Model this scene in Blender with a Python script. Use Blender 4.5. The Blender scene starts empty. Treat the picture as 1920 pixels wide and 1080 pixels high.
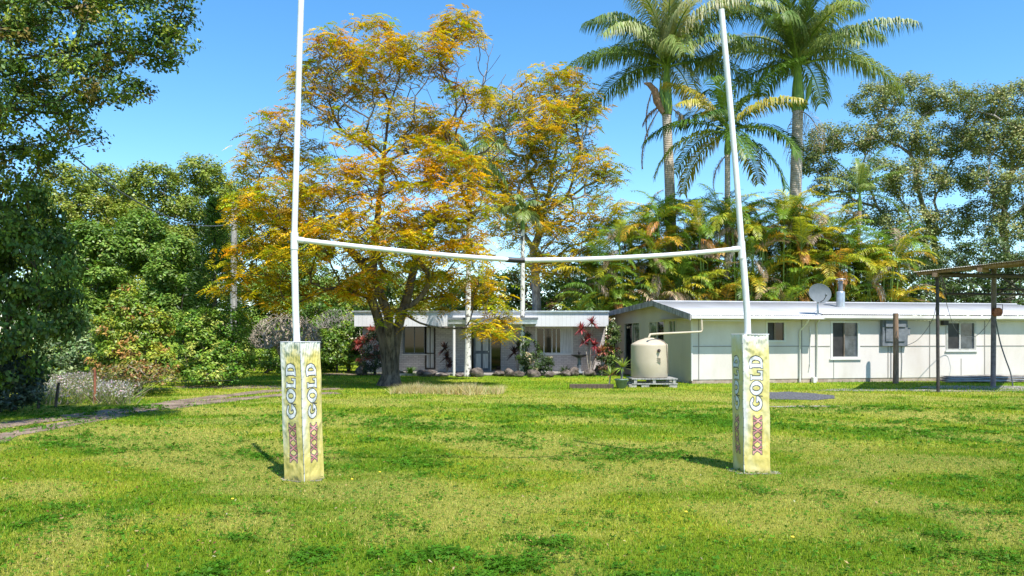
import bpy, math
import numpy as np
from mathutils import Vector, Matrix
C = bpy.context.scene.collection
sc = bpy.context.scene
rad = math.radians
F = 1478.0      # focal length in pixels of a 1920 wide frame
EYE = 1.74
HZ = 633.0      # horizon row
# ------------------------------------------------------------------ camera, sky, sun
cam_d = bpy.data.cameras.new('camera'); cam = bpy.data.objects.new('camera', cam_d); C.objects.link(cam)
cam.location = (0, 0, EYE); cam.rotation_euler = (rad(90), 0, 0)
cam_d.sensor_width = 36.0; cam_d.lens = 36.0 * F / 1920.0
cam_d.shift_y = (HZ - 540) / 1920.0
cam_d.clip_start = 0.1; cam_d.clip_end = 3000
sc.camera = cam
SUN_EL = rad(59); SUN_AZ = math.atan2(0.46, -0.89)      # azimuth from +Y towards +X
sv = Vector((math.sin(SUN_AZ) * math.cos(SUN_EL), math.cos(SUN_AZ) * math.cos(SUN_EL), math.sin(SUN_EL)))
w = bpy.data.worlds.new('World'); sc.world = w; w.use_nodes = True
nt = w.node_tree; bg = nt.nodes['Background']
sky = nt.nodes.new('ShaderNodeTexSky'); sky.sky_type = 'NISHITA'; sky.sun_disc = False
sky.sun_elevation = SUN_EL; sky.sun_rotation = SUN_AZ; sky.air_density = 0.9; sky.dust_density = 0.15; sky.ozone_density = 2.2
hs = nt.nodes.new('ShaderNodeHueSaturation'); hs.inputs['Saturation'].default_value = 1.27; hs.inputs['Hue'].default_value = 0.495; hs.inputs['Value'].default_value = 1.08
nt.links.new(sky.outputs[0], hs.inputs['Color']); nt.links.new(hs.outputs[0], bg.inputs[0])
bg.inputs[1].default_value = 0.15
sl = bpy.data.lights.new('sun', 'SUN'); sl.energy = 5.0; sl.angle = rad(0.5); sl.color = (1.0, 0.95, 0.86)
so = bpy.data.objects.new('sun', sl); C.objects.link(so); so.rotation_euler = sv.to_track_quat('Z', 'Y').to_euler()
sc.view_settings.view_transform = 'Standard'; sc.view_settings.look = 'None'
sc.view_settings.exposure = 0.74; sc.view_settings.gamma = 1
sc.render.engine = 'CYCLES'
cy = sc.cycles; cy.max_bounces = 6; cy.diffuse_bounces = 3; cy.transmission_bounces = 3; cy.glossy_bounces = 2; cy.transparent_max_bounces = 4

# ------------------------------------------------------------------ helpers
def P(px, py, D): return np.array([(px - 960) / F * D, D, EYE + (HZ - py) / F * D])
def G(px, py): return P(px, py, EYE * F / (py - HZ))          # a point of the ground
def _h(ix, iy, seed):
    n = (ix.astype(np.int64) * 374761393 + iy.astype(np.int64) * 668265263 + seed * 1442695041) & 0x7fffffff
    n = ((n ^ (n >> 13)) * 1274126177) & 0x7fffffff
    return ((n ^ (n >> 16)) & 0xffff) / 65535.0
def vn(x, y, seed=0):
    x = np.asarray(x, float); y = np.asarray(y, float)
    ix = np.floor(x); iy = np.floor(y); fx = x - ix; fy = y - iy
    fx = fx * fx * (3 - 2 * fx); fy = fy * fy * (3 - 2 * fy)
    a = _h(ix, iy, seed); b = _h(ix + 1, iy, seed); c = _h(ix, iy + 1, seed); d = _h(ix + 1, iy + 1, seed)
    return (a * (1 - fx) + b * fx) * (1 - fy) + (c * (1 - fx) + d * fx) * fy
def fbm(x, y, seed=0, o=4):
    s = 0; a = 0.5; t = 0
    for k in range(o):
        s = s + a * vn(x * 2 ** k, y * 2 ** k, seed + k * 17); t += a; a *= 0.55
    return s / t
def ss(a, b, x):
    t = np.clip((x - a) / (b - a), 0, 1); return t * t * (3 - 2 * t)
def gz(x, y):                                                   # height of the ground
    x = np.asarray(x, float); y = np.asarray(y, float)
    b = (fbm(x * 0.22, y * 0.22, 5, 3) - 0.5) * 0.10 + (fbm(x * 1.4, y * 1.4, 9, 2) - 0.5) * 0.02
    return b * ss(60, 35, y)
def gzf(x, y): return float(gz(x, y))

def tag(o, label=None, cat=None, group=None, kind=None):
    if label: o['label'] = label
    if cat: o['category'] = cat
    if group: o['group'] = group
    if kind: o['kind'] = kind
    return o
def thing(name, label, cat, loc=(0, 0, 0), rz=0, group=None):
    o = bpy.data.objects.new(name, None); C.objects.link(o); o.empty_display_size = 0.2
    o.location = tuple(float(v) for v in loc); o.rotation_euler = (0, 0, rz)
    return tag(o, label, cat, group)
def link(name, me, mat, parent=None):
    o = bpy.data.objects.new(name, me); C.objects.link(o)
    if mat is not None:
        for m in (mat if isinstance(mat, (list, tuple)) else [mat]): me.materials.append(m)
    if parent is not None: o.parent = parent
    return o
def local(o, pts):          # world points -> the local frame of an Empty
    c, s = math.cos(-o.rotation_euler[2]), math.sin(-o.rotation_euler[2])
    q = np.asarray(pts, float) - np.array(o.location)
    return np.stack([q[..., 0] * c - q[..., 1] * s, q[..., 0] * s + q[..., 1] * c, q[..., 2]], -1)
def np_mesh(name, V, Q, col=None, smooth=False, mi=None):
    """V (n,3), Q (m,k) faces of k corners"""
    me = bpy.data.meshes.new(name); V = np.ascontiguousarray(V, np.float32); Q = np.ascontiguousarray(Q, np.int32)
    m, k = Q.shape
    me.vertices.add(len(V)); me.vertices.foreach_set('co', V.ravel())
    me.loops.add(m * k); me.loops.foreach_set('vertex_index', Q.ravel())
    me.polygons.add(m); me.polygons.foreach_set('loop_start', np.arange(0, m * k, k, dtype=np.int32))
    me.polygons.foreach_set('loop_total', np.full(m, k, np.int32))
    if smooth: me.polygons.foreach_set('use_smooth', np.ones(m, bool))
    if mi is not None: me.polygons.foreach_set('material_index', np.asarray(mi, np.int32))
    me.update(calc_edges=True)
    if col is not None:
        a = me.color_attributes.new('Col', 'FLOAT_COLOR', 'POINT')
        c4 = np.ones((len(V), 4), np.float32); c4[:, :3] = col; a.data.foreach_set('color', c4.ravel())
    return me
class MB:
    """collects boxes, tubes and lathes; build() links them as ONE mesh"""
    def __init__(s): s.v = []; s.f = []; s.sm = []
    def add(s, vs, fs, sm=False):
        b = len(s.v); s.v += [tuple(map(float, v)) for v in vs]; s.f += [tuple(b + i for i in f) for f in fs]; s.sm += [sm] * len(fs); return s
    def box(s, x0, x1, y0, y1, z0, z1, M=None):
        vs = [(x, y, z) for x in (x0, x1) for y in (y0, y1) for z in (z0, z1)]
        if M: vs = [tuple(M @ Vector(v)) for v in vs]
        return s.add(vs, [(0, 1, 3, 2), (4, 6, 7, 5), (0, 4, 5, 1), (2, 3, 7, 6), (0, 2, 6, 4), (1, 5, 7, 3)])
    def tube(s, pts, r, n=8, cap=True, closed=False):
        pts = [Vector(p) for p in pts]; m = len(pts)
        rs = r if hasattr(r, '__len__') else [r] * m
        u = None; vs = []
        for i, p in enumerate(pts):
            d = (pts[min(i + 1, m - 1)] - pts[max(i - 1, 0)])
            if closed: d = pts[(i + 1) % m] - pts[i - 1]
            d = d.normalized() if d.length > 1e-9 else Vector((0, 0, 1))
            if u is None: u = d.orthogonal().normalized()
            u = (u - d * u.dot(d)); u = u.normalized() if u.length > 1e-6 else d.orthogonal().normalized()
            v = d.cross(u)
            for k in range(n):
                a = 2 * math.pi * k / n
                vs.append(p + (u * math.cos(a) + v * math.sin(a)) * rs[i])
        fs = [(i * n + k, i * n + (k + 1) % n, (i + 1) * n + (k + 1) % n, (i + 1) * n + k) for i in range(m - 1) for k in range(n)]
        if closed: fs += [((m - 1) * n + k, (m - 1) * n + (k + 1) % n, (k + 1) % n, k) for k in range(n)]
        s.add(vs, fs, True)
        if cap and not closed: s.add([vs[k] for k in range(n)], [tuple(reversed(range(n)))]); s.add([vs[(m - 1) * n + k] for k in range(n)], [tuple(range(n))])
        return s
    def lathe(s, prof, c=(0, 0, 0), n=32):
        vs = [(c[0] + r * math.cos(2 * math.pi * k / n), c[1] + r * math.sin(2 * math.pi * k / n), c[2] + z) for r, z in prof for k in range(n)]
        fs = [(i * n + k, i * n + (k + 1) % n, (i + 1) * n + (k + 1) % n, (i + 1) * n + k) for i in range(len(prof) - 1) for k in range(n)]
        return s.add(vs, fs, True)
    def build(s, name, mat, parent=None, bevel=0):
        me = bpy.data.meshes.new(name); me.from_pydata(s.v, [], s.f); me.polygons.foreach_set('use_smooth', np.array(s.sm, bool)); me.update()
        o = link(name, me, mat, parent)
        if bevel:
            b = o.modifiers.new('bevel', 'BEVEL'); b.width = bevel; b.segments = 2; b.limit_method = 'ANGLE'
        return o

# ------------------------------------------------------------------ materials
def newmat(name):
    m = bpy.data.materials.new(name); m.use_nodes = True; t = m.node_tree
    return m, t, t.nodes['Principled BSDF']
def N(t, kind, **kw):
    n = t.nodes.new(kind)
    for k, v in kw.items():
        if k.startswith('i_'): n.inputs[k[2:].replace('_', ' ')].default_value = v
        else: setattr(n, k, v)
    return n
def mix(t, fac, a, b, mode='MIX'):
    n = t.nodes.new('ShaderNodeMix'); n.data_type = 'RGBA'; n.blend_type = mode
    for s, v in ((n.inputs[0], fac), (n.inputs[6], a), (n.inputs[7], b)):
        if hasattr(v, 'links'): t.links.new(v, s)
        elif isinstance(v, (int, float)): s.default_value = v
        else: s.default_value = (*v, 1) if len(v) == 3 else v
    return n.outputs[2]
def noise(t, scale, detail=4, vec=None, rough=0.6, stretch=None):
    n = N(t, 'ShaderNodeTexNoise'); n.inputs['Scale'].default_value = scale; n.inputs['Detail'].default_value = detail; n.inputs['Roughness'].default_value = rough
    if vec is None:
        tc = N(t, 'ShaderNodeTexCoord'); vec = tc.outputs['Object']
    if stretch:
        mp = N(t, 'ShaderNodeMapping'); mp.inputs['Scale'].default_value = stretch; t.links.new(vec, mp.inputs[0]); vec = mp.outputs[0]
    t.links.new(vec, n.inputs['Vector']); return n.outputs['Fac']
def ramp(t, src, stops):
    r = N(t, 'ShaderNodeValToRGB'); e = r.color_ramp.elements
    while len(e) < len(stops): e.new(0.5)
    for k, (p, c) in enumerate(stops): e[k].position = p; e[k].color = (*c, 1) if hasattr(c, '__len__') else (c, c, c, 1)
    t.links.new(src, r.inputs[0]); return r.outputs[0]
def bump(t, src, bsdf, strength=0.3, dist=0.02):
    b = N(t, 'ShaderNodeBump'); b.inputs['Strength'].default_value = strength; b.inputs['Distance'].default_value = dist
    t.links.new(src, b.inputs['Height']); t.links.new(b.outputs[0], bsdf.inputs['Normal'])
def mottled(name, a, b, scale=6, rough=0.7, bs=0.2, metal=0, stretch=None, lo=0.35, hi=0.65, spec=0.4, bd=0.01):
    m, t, p = newmat(name)
    n = noise(t, scale, 5, stretch=stretch)
    t.links.new(ramp(t, n, [(lo, a), (hi, b)]), p.inputs['Base Color'])
    p.inputs['Roughness'].default_value = rough; p.inputs['Metallic'].default_value = metal; p.inputs['Specular IOR Level'].default_value = spec
    if bs: bump(t, noise(t, scale * 5, 4, stretch=stretch), p, bs, bd)
    return m
def leafmat(name, trans=0.3, gloss=0.12, rough=0.45):
    m, t, p = newmat(name); t.nodes.remove(p)
    a = N(t, 'ShaderNodeAttribute', attribute_name='Col')
    d = N(t, 'ShaderNodeBsdfDiffuse'); tr = N(t, 'ShaderNodeBsdfTranslucent'); g = N(t, 'ShaderNodeBsdfGlossy'); g.inputs['Roughness'].default_value = rough
    t.links.new(a.outputs['Color'], d.inputs['Color'])
    t.links.new(mix(t, 1.0, a.outputs['Color'], (1.25, 1.2, 0.6), 'MULTIPLY'), tr.inputs['Color'])
    m1 = N(t, 'ShaderNodeMixShader'); m1.inputs[0].default_value = trans; t.links.new(d.outputs[0], m1.inputs[1]); t.links.new(tr.outputs[0], m1.inputs[2])
    m2 = N(t, 'ShaderNodeMixShader'); m2.inputs[0].default_value = gloss * 0.3; t.links.new(m1.outputs[0], m2.inputs[1]); t.links.new(g.outputs[0], m2.inputs[2])
    t.links.new(m2.outputs[0], t.nodes['Material Output'].inputs[0]); return m
M = {}
M['leaf'] = leafmat('leaf'); M['leaf_dull'] = leafmat('leaf_dull', 0.35, 0.03, 0.7); M['grass'] = leafmat('grass', 0.35, 0.03, 0.6)
M['leaf_shiny'] = leafmat('leaf_shiny', 0.2, 0.10, 0.5)
M['bark'] = mottled('bark', (0.035, 0.026, 0.02), (0.20, 0.155, 0.12), 3.0, 0.9, 0.9, stretch=(3, 3, 0.7), bd=0.04)
M['bark_pale'] = mottled('bark_pale', (0.16, 0.14, 0.12), (0.42, 0.38, 0.33), 4, 0.9, 0.6, stretch=(2, 2, 0.8), bd=0.03)
M['bark_dark'] = mottled('bark_dark', (0.025, 0.02, 0.016), (0.08, 0.065, 0.05), 5, 0.9, 0.6)
M['twig'] = mottled('twig', (0.20, 0.16, 0.12), (0.42, 0.36, 0.28), 5, 0.9, 0.2)
def ringed(name, a, b, scale=9):
    m, t, p = newmat(name)
    n = noise(t, 5, 5); wv = N(t, 'ShaderNodeTexWave'); wv.wave_type = 'BANDS'; wv.bands_direction = 'Z'; wv.inputs['Scale'].default_value = scale; wv.inputs['Distortion'].default_value = 1.2
    tc = N(t, 'ShaderNodeTexCoord'); t.links.new(tc.outputs['Object'], wv.inputs['Vector'])
    c = ramp(t, n, [(0.35, a), (0.65, b)])
    t.links.new(mix(t, ramp(t, wv.outputs['Fac'], [(0.0, 0.75), (0.25, 0.0)]), c, tuple(x * 0.45 for x in a)), p.inputs['Base Color'])
    p.inputs['Roughness'].default_value = 0.85; bump(t, wv.outputs['Fac'], p, 0.5, 0.02); return m
M['palm_trunk'] = ringed('palm_trunk', (0.34, 0.285, 0.23), (0.56, 0.49, 0.42), 3.0)
M['palm_trunk_spotted'] = mottled('palm_trunk_spotted', (0.10, 0.09, 0.08), (0.62, 0.60, 0.55), 7, 0.85, 0.2, stretch=(1, 1, 0.7), lo=0.40, hi=0.50)
M['crownshaft'] = mottled('crownshaft', (0.08, 0.16, 0.02), (0.22, 0.33, 0.05), 3, 0.4, 0.1, stretch=(4, 4, 0.6))
M['spathe'] = mottled('spathe', (0.20, 0.10, 0.05), (0.42, 0.25, 0.15), 5, 0.7, 0.3)
M['pipe_white'] = mottled('pipe_white', (0.60, 0.60, 0.61), (0.70, 0.695, 0.69), 5, 0.4, 0.1)
M['tape'] = mottled('tape', (0.012, 0.012, 0.014), (0.03, 0.03, 0.035), 20, 0.4, 0.1)
def wall_paint(name, col, dirt, rough=0.7):
    m, t, p = newmat(name)
    n = noise(t, 0.9, 6, stretch=(1, 1, 0.35)); n2 = noise(t, 14, 4)
    c = mix(t, ramp(t, n, [(0.42, 0.0), (0.75, 0.7)]), col, dirt)
    c = mix(t, ramp(t, n2, [(0.5, 0.0), (0.9, 0.25)]), c, dirt)
    t.links.new(c, p.inputs['Base Color']); p.inputs['Roughness'].default_value = rough; bump(t, n2, p, 0.08, 0.01); return m
M['fibro'] = wall_paint('fibro', (0.61, 0.565, 0.54), (0.44, 0.375, 0.32))
M['fibro_groove'] = wall_paint('fibro_groove', (0.25, 0.235, 0.22), (0.2, 0.18, 0.16))
M['cream'] = wall_paint('cream', (0.50, 0.44, 0.345), (0.38, 0.33, 0.26))
M['trim_white'] = wall_paint('trim_white', (0.63, 0.61, 0.60), (0.44, 0.42, 0.39), 0.5)
M['plinth'] = mottled('plinth', (0.26, 0.19, 0.15), (0.42, 0.34, 0.28), 4, 0.9, 0.3)
M['barge'] = mottled('barge', (0.06, 0.058, 0.06), (0.44, 0.42, 0.43), 3, 0.9, 0.4, stretch=(5, 5, 0.6), lo=0.35, hi=0.62)
M['beige'] = mottled('beige', (0.44, 0.37, 0.27), (0.49, 0.42, 0.32), 1.5, 0.55, 0.05)
M['glass'] = mottled('glass', (0.003, 0.003, 0.004), (0.010, 0.011, 0.012), 2.0, 0.04, 0, spec=0.4)
M['screen'] = mottled('screen', (0.02, 0.018, 0.019), (0.04, 0.037, 0.038), 3.0, 0.5, 0.05)
M['glass_blue'] = mottled('glass_blue', (0.03, 0.04, 0.055), (0.10, 0.115, 0.14), 3.5, 0.12, 0.02, spec=0.6)
M['glass_green'] = mottled('glass_green', (0.05, 0.08, 0.04), (0.22, 0.27, 0.17), 5.0, 0.12, 0.02, spec=0.6)
M['curtain'] = mottled('curtain', (0.35, 0.35, 0.36), (0.68, 0.68, 0.68), 6, 0.9, 0.1, stretch=(6, 6, 0.2))
M['steel_frame'] = mottled('steel_frame', (0.30, 0.29, 0.27), (0.45, 0.44, 0.42), 6, 0.4, 0.05)
M['brown_frame'] = mottled('brown_frame', (0.12, 0.09, 0.07), (0.2, 0.16, 0.13), 6, 0.5, 0.05)
M['roof'] = wall_paint('roof', (0.42, 0.43, 0.455), (0.30, 0.30, 0.31), 0.5)
M['rust_roof'] = mottled('rust_roof', (0.16, 0.12, 0.09), (0.46, 0.45, 0.43), 2.5, 0.6, 0.2, metal=0.2)
M['galv'] = mottled('galv', (0.42, 0.43, 0.45), (0.60, 0.61, 0.63), 5, 0.35, 0.1, metal=0.7)
M['dish'] = mottled('dish', (0.10, 0.12, 0.14), (0.14, 0.16, 0.18), 3, 0.8, 0.05)
M['grey_paint'] = mottled('grey_paint', (0.10, 0.115, 0.135), (0.18, 0.195, 0.22), 4, 0.7, 0.1)
M['black_metal'] = mottled('black_metal', (0.02, 0.018, 0.018), (0.06, 0.045, 0.04), 8, 0.6, 0.2)
M['purple_metal'] = mottled('purple_metal', (0.10, 0.085, 0.09), (0.20, 0.17, 0.18), 8, 0.6, 0.2)
M['wood_dark'] = mottled('wood_dark', (0.05, 0.035, 0.025), (0.13, 0.09, 0.065), 5, 0.8, 0.4, stretch=(4, 4, 1))
M['wood_grey'] = mottled('wood_grey', (0.16, 0.155, 0.145), (0.42, 0.41, 0.39), 6, 0.9, 0.5, stretch=(5, 5, 0.5))
M['wood_brown'] = mottled('wood_brown', (0.14, 0.085, 0.055), (0.30, 0.20, 0.14), 6, 0.9, 0.5, stretch=(5, 5, 0.5))
M['rust'] = mottled('rust', (0.16, 0.05, 0.03), (0.34, 0.13, 0.07), 9, 0.8, 0.3)
M['rock'] = mottled('rock', (0.035, 0.028, 0.024), (0.21, 0.17, 0.145), 5, 0.9, 0.8, bd=0.05)
M['concrete'] = mottled('concrete', (0.24, 0.22, 0.20), (0.42, 0.39, 0.36), 4, 0.9, 0.4)
M['gravel'] = mottled('gravel', (0.02, 0.02, 0.024), (0.20, 0.20, 0.215), 16, 0.9, 1.0, bd=0.03)
M['dirt'] = mottled('dirt', (0.11, 0.072, 0.052), (0.29, 0.215, 0.17), 2.2, 0.95, 0.8, bd=0.03)
M['soil'] = mottled('soil', (0.10, 0.07, 0.05), (0.24, 0.18, 0.13), 5, 0.95, 0.8, bd=0.03)
M['ash'] = mottled('ash', (0.10, 0.09, 0.09), (0.42, 0.38, 0.33), 3, 0.95, 0.8, bd=0.03)
M['pot_green'] = mottled('pot_green', (0.10, 0.16, 0.12), (0.20, 0.27, 0.22), 5, 0.5, 0.1)
M['cable'] = mottled('cable', (0.06, 0.07, 0.08), (0.10, 0.11, 0.12), 3, 0.5, 0)
def brick_mat():
    m, t, p = newmat('white_brick')
    tc = N(t, 'ShaderNodeTexCoord'); mp = N(t, 'ShaderNodeMapping'); mp.inputs['Rotation'].default_value = (rad(90), 0, 0); t.links.new(tc.outputs['Object'], mp.inputs[0])
    b = N(t, 'ShaderNodeTexBrick'); b.inputs['Scale'].default_value = 1; b.inputs['Brick Width'].default_value = 0.24; b.inputs['Row Height'].default_value = 0.086; b.inputs['Mortar Size'].default_value = 0.008
    b.inputs['Color1'].default_value = (0.50, 0.465, 0.455, 1); b.inputs['Color2'].default_value = (0.40, 0.365, 0.36, 1); b.inputs['Mortar'].default_value = (0.26, 0.235, 0.23, 1)  # white brick darkened to grey-mauve: overhang and tree shade put into the colour
    t.links.new(mp.outputs[0], b.inputs['Vector']); t.links.new(b.outputs[0], p.inputs['Base Color']); p.inputs['Roughness'].default_value = 0.85
    bump(t, b.outputs['Fac'], p, -0.4, 0.01); return m
M['brick'] = brick_mat()
def boards_mat():
    m, t, p = newmat('fascia_boards')
    tc = N(t, 'ShaderNodeTexCoord'); wv = N(t, 'ShaderNodeTexWave'); wv.bands_direction = 'X'; wv.wave_profile = 'SAW'; wv.inputs['Scale'].default_value = 1.6
    t.links.new(tc.outputs['Object'], wv.inputs['Vector'])
    c = mix(t, ramp(t, wv.outputs['Fac'], [(0.0, 1.0), (0.08, 0.0)]), (0.58, 0.58, 0.59), (0.32, 0.32, 0.33))
    t.links.new(mix(t, ramp(t, noise(t, 1.5, 5), [(0.5, 0), (0.8, 0.4)]), c, (0.38, 0.37, 0.36)), p.inputs['Base Color']); p.inputs['Roughness'].default_value = 0.5; return m
M['boards'] = boards_mat()
# printed, sun-bleached vinyl of the post pads: yellow with white where the print has faded along the corner seams and the top
def vinyl():
    m, t, p = newmat('pad_vinyl')
    a = N(t, 'ShaderNodeAttribute', attribute_name='Col')
    n = noise(t, 7, 5); c = mix(t, ramp(t, n, [(0.3, 0.0), (0.75, 0.18)]), a.outputs['Color'], (0.56, 0.51, 0.30))
    n3 = noise(t, 30, 4)
    c = mix(t, ramp(t, n3, [(0.55, 0.0), (0.8, 0.12)]), c, (0.42, 0.36, 0.22))
    t.links.new(c, p.inputs['Base Color']); p.inputs['Roughness'].default_value = 0.42; bump(t, noise(t, 9, 4), p, 0.3, 0.012); return m
M['vinyl'] = vinyl()
M['print_white'] = mottled('print_white', (0.56, 0.57, 0.60), (0.66, 0.66, 0.68), 8, 0.4, 0.1)
M['print_grey'] = mottled('print_grey', (0.04, 0.045, 0.04), (0.11, 0.11, 0.09), 8, 0.5, 0.1)
M['print_red'] = mottled('print_red', (0.46, 0.15, 0.15), (0.60, 0.30, 0.28), 14, 0.5, 0.1)
M['print_line'] = mottled('print_line', (0.50, 0.47, 0.22), (0.58, 0.54, 0.30), 8, 0.5, 0.1)

# ------------------------------------------------------------------ foliage helpers
def unit(v): return v / np.maximum(np.linalg.norm(v, axis=-1, keepdims=True), 1e-9)
def leaf_quads(cen, tang, nrm, L, W):
    """rhombic leaves: (n,4,3)"""
    tang = unit(tang); b = unit(np.cross(nrm, tang)); L = np.asarray(L).reshape(-1, 1); W = np.asarray(W).reshape(-1, 1)
    return np.stack([cen - tang * L / 2, cen + b * W / 2 + tang * L * 0.05, cen + tang * L / 2, cen - b * W / 2 + tang * L * 0.05], 1)
def quads_obj(name, q, col, mat, parent):
    n = len(q); V = q.reshape(-1, 3)
    if parent is not None: V = local(parent, V)
    c = np.repeat(col, q.shape[1], axis=0)
    return link(name, np_mesh(name, V, np.arange(n * q.shape[1]).reshape(n, q.shape[1]), c), mat, parent)
def pick(rg, pal, n):
    cols = np.array([p[:3] for p in pal]); wt = np.array([p[3] for p in pal], float); wt /= wt.sum()
    return cols[rg.choice(len(pal), n, p=wt)]
def jitter(rg, col, a=0.25):
    n = len(col); b = 1 + rg.normal(0, a, (n, 1)); h = rg.normal(0, a * 0.35, (n, 3))
    return np.clip(col * np.clip(b, 0.45, 1.8) * (1 + h), 0.004, 0.8)
def clump_leaves(rg, cc, cr, per, L, pal, outc=None, flat=0.75, up=0.8, ja=0.22, droop=0.0):
    """cc clump centres, cr clump radius; returns quads and colours"""
    n = len(cc); k = n * per
    off = rg.normal(0, 1, (k, 3)); off = unit(off) * (rg.random((k, 1)) ** 0.5); off[:, 2] *= flat
    cr = np.repeat(np.broadcast_to(cr, (n,)), per)[:, None]
    base = np.repeat(cc, per, axis=0) + off * cr
    nr = rg.normal(0, 0.55, (k, 3)) + off * 0.7 + np.array([0, 0, up])
    if outc is not None: nr += np.repeat(unit(outc), per, axis=0) * 0.5
    nr = unit(nr); tg = np.cross(nr, rg.normal(0, 1, (k, 3))); tg[:, 2] -= droop
    LL = L * rg.uniform(0.6, 1.3, k)
    col = jitter(rg, np.repeat(pick(rg, pal, n), per, axis=0), ja)
    return leaf_quads(base, tg, nr, LL, LL * rg.uniform(0.4, 0.62, k)), col
def pinnate(rg, cc, cr, per, L, pal, K=7, ja=0.2):
    """feathery compound leaves spreading and drooping from each twig end"""
    n = len(cc); k = n * per
    az = rg.uniform(0, 2 * np.pi, k); d = np.stack([np.cos(az), np.sin(az), rg.uniform(-0.45, 0.35, k)], 1); d = unit(d)
    base = np.repeat(cc, per, axis=0) + rg.normal(0, 1, (k, 3)) * (np.repeat(np.broadcast_to(cr, (n,)), per)[:, None] * np.array([0.6, 0.6, 0.3]))
    Ls = L * rg.uniform(0.6, 1.25, k)
    col = jitter(rg, np.repeat(pick(rg, pal, n), per, axis=0), ja)
    side = unit(np.cross(d, np.array([0, 0, 1.0]) + rg.normal(0, 0.25, (k, 3))))
    Q = []; CL = []
    for i in range(K):
        s = (i + 0.6) / K
        pt = base + d * (Ls * s)[:, None] + np.array([0, 0, -1.0]) * (Ls * 0.45 * s * s)[:, None]
        pl = Ls * 0.34 * math.sin(math.pi * (0.18 + 0.75 * s))
        for sg in (-1, 1):
            t = unit(side * sg + d * 0.55 + np.array([0, 0, -0.30]) + rg.normal(0, 0.12, (k, 3)))
            nn = unit(np.cross(t, d) * sg + rg.normal(0, 0.2, (k, 3))); nn[:, 2] = np.abs(nn[:, 2])
            Q.append(leaf_quads(pt + t * (pl / 2)[:, None], t, nn, pl, pl * 0.36)); CL.append(col * rg.uniform(0.85, 1.15, (k, 1)))
    return np.concatenate(Q), np.concatenate(CL)
def lobe_points(rg, lobes, n, shell=0.7, low=-0.6):
    """lobes: (cx,cy,cz,rx,ry,rz); points near their outer shells, not deep inside another lobe"""
    L = np.array(lobes, float); wt = (L[:, 3] * L[:, 5]) ** 1.0; wt /= wt.sum(); out = []; od = []
    tot = 0
    while tot < n:
        i = rg.choice(len(L), n, p=wt); u = unit(rg.normal(0, 1, (n, 3)))
        u = u[u[:, 2] > low]; i = i[:len(u)]
        r = rg.uniform(shell, 1.0, (len(u), 1)); p = L[i, :3] + u * r * L[i, 3:]
        dd = ((p[:, None, :] - L[None, :, :3]) / L[None, :, 3:]); ins = (np.sum(dd ** 2, -1) < 0.45).any(1)
        p = p[~ins]; u = u[~ins]; out.append(p); od.append(u); tot += len(p)
        if len(out) > 40: break
    return np.concatenate(out)[:n], np.concatenate(od)[:n]
def grow(rg, stems, targets, seg=0.6, tip=0.012, wig=0.10, expo=2.3, sag=0.0, smooth=5):
    """a branching skeleton that starts as the stem polylines and reaches every target"""
    pos = []; par = []
    for st in stems:
        st = [np.array(p, float) for p in st]; pr = -1
        if pos and np.linalg.norm(pos[0] - st[0]) < 1e-6: pr = 0; st = st[1:]
        prev = pos[0] if pr == 0 else None
        for p in st:
            if prev is not None:
                m = max(1, int(np.linalg.norm(p - prev) / seg))
                for k in range(1, m + 1):
                    q = prev + (p - prev) * k / m + (rg.normal(0, wig * 0.3, 3) if k < m else 0); pos.append(q); par.append(pr); pr = len(pos) - 1
            else: pos.append(p); par.append(pr); pr = len(pos) - 1
            prev = p
    n0 = len(pos); grow.n0 = n0; buf = np.zeros((n0 + len(targets) * 14 + 50, 3)); buf[:n0] = pos; n = n0
    base = buf[0].copy(); skip = max(1, int(n0 * 0.12))
    order = np.argsort(np.linalg.norm(np.asarray(targets) - buf[n0 // 2], axis=1))
    for ti in order:
        T = np.asarray(targets[ti], float); d = T - buf[skip:n]; ln = np.linalg.norm(d, axis=1)
        cost = ln + 0.45 * np.maximum(0, buf[skip:n, 2] - T[2] + 0.15 * ln)
        j = int(np.argmin(cost)) + skip; a = buf[j]; dist = np.linalg.norm(T - a)
        if dist < 0.05: continue
        m = int(np.clip(round(dist / seg), 1, 12)); pr = j
        pd = buf[j] - buf[par[j]] if par[j] >= 0 else np.array([0, 0, 1.0]); pd = unit(pd) * dist * 0.3
        ctrl = a + pd + np.array([0, 0, -sag * dist])
        for k in range(1, m + 1):
            t = k / m; q = (1 - t) ** 2 * a + 2 * t * (1 - t) * ctrl + t * t * T
            if k < m: q = q + rg.normal(0, wig, 3) * min(1, dist)
            buf[n] = q; par.append(pr); pr = n; n += 1
            if n >= len(buf) - 2: break
        if n >= len(buf) - 14: break
    pos = buf[:n]; par = np.array(par); r = np.zeros(n); ch = [[] for _ in range(n)]
    for i in range(n):
        if par[i] >= 0: ch[par[i]].append(i)
    cnt = np.bincount(par[par >= 0], minlength=n)
    inner = np.arange(n) >= 1; inner &= cnt > 0
    for _ in range(smooth):
        cs = np.zeros((n, 3)); np.add.at(cs, par[1:][par[1:] >= 0], pos[1:][par[1:] >= 0]); av = cs / np.maximum(cnt, 1)[:, None]
        new = pos * 0.4 + 0.3 * pos[np.maximum(par, 0)] + 0.3 * av; pos[inner] = new[inner]
    for i in range(n - 1, -1, -1):
        r[i] = (sum((r[c] ** expo) for c in ch[i])) ** (1 / expo) if ch[i] else tip
        r[i] = max(r[i], tip)
    return pos, par, r, ch
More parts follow.
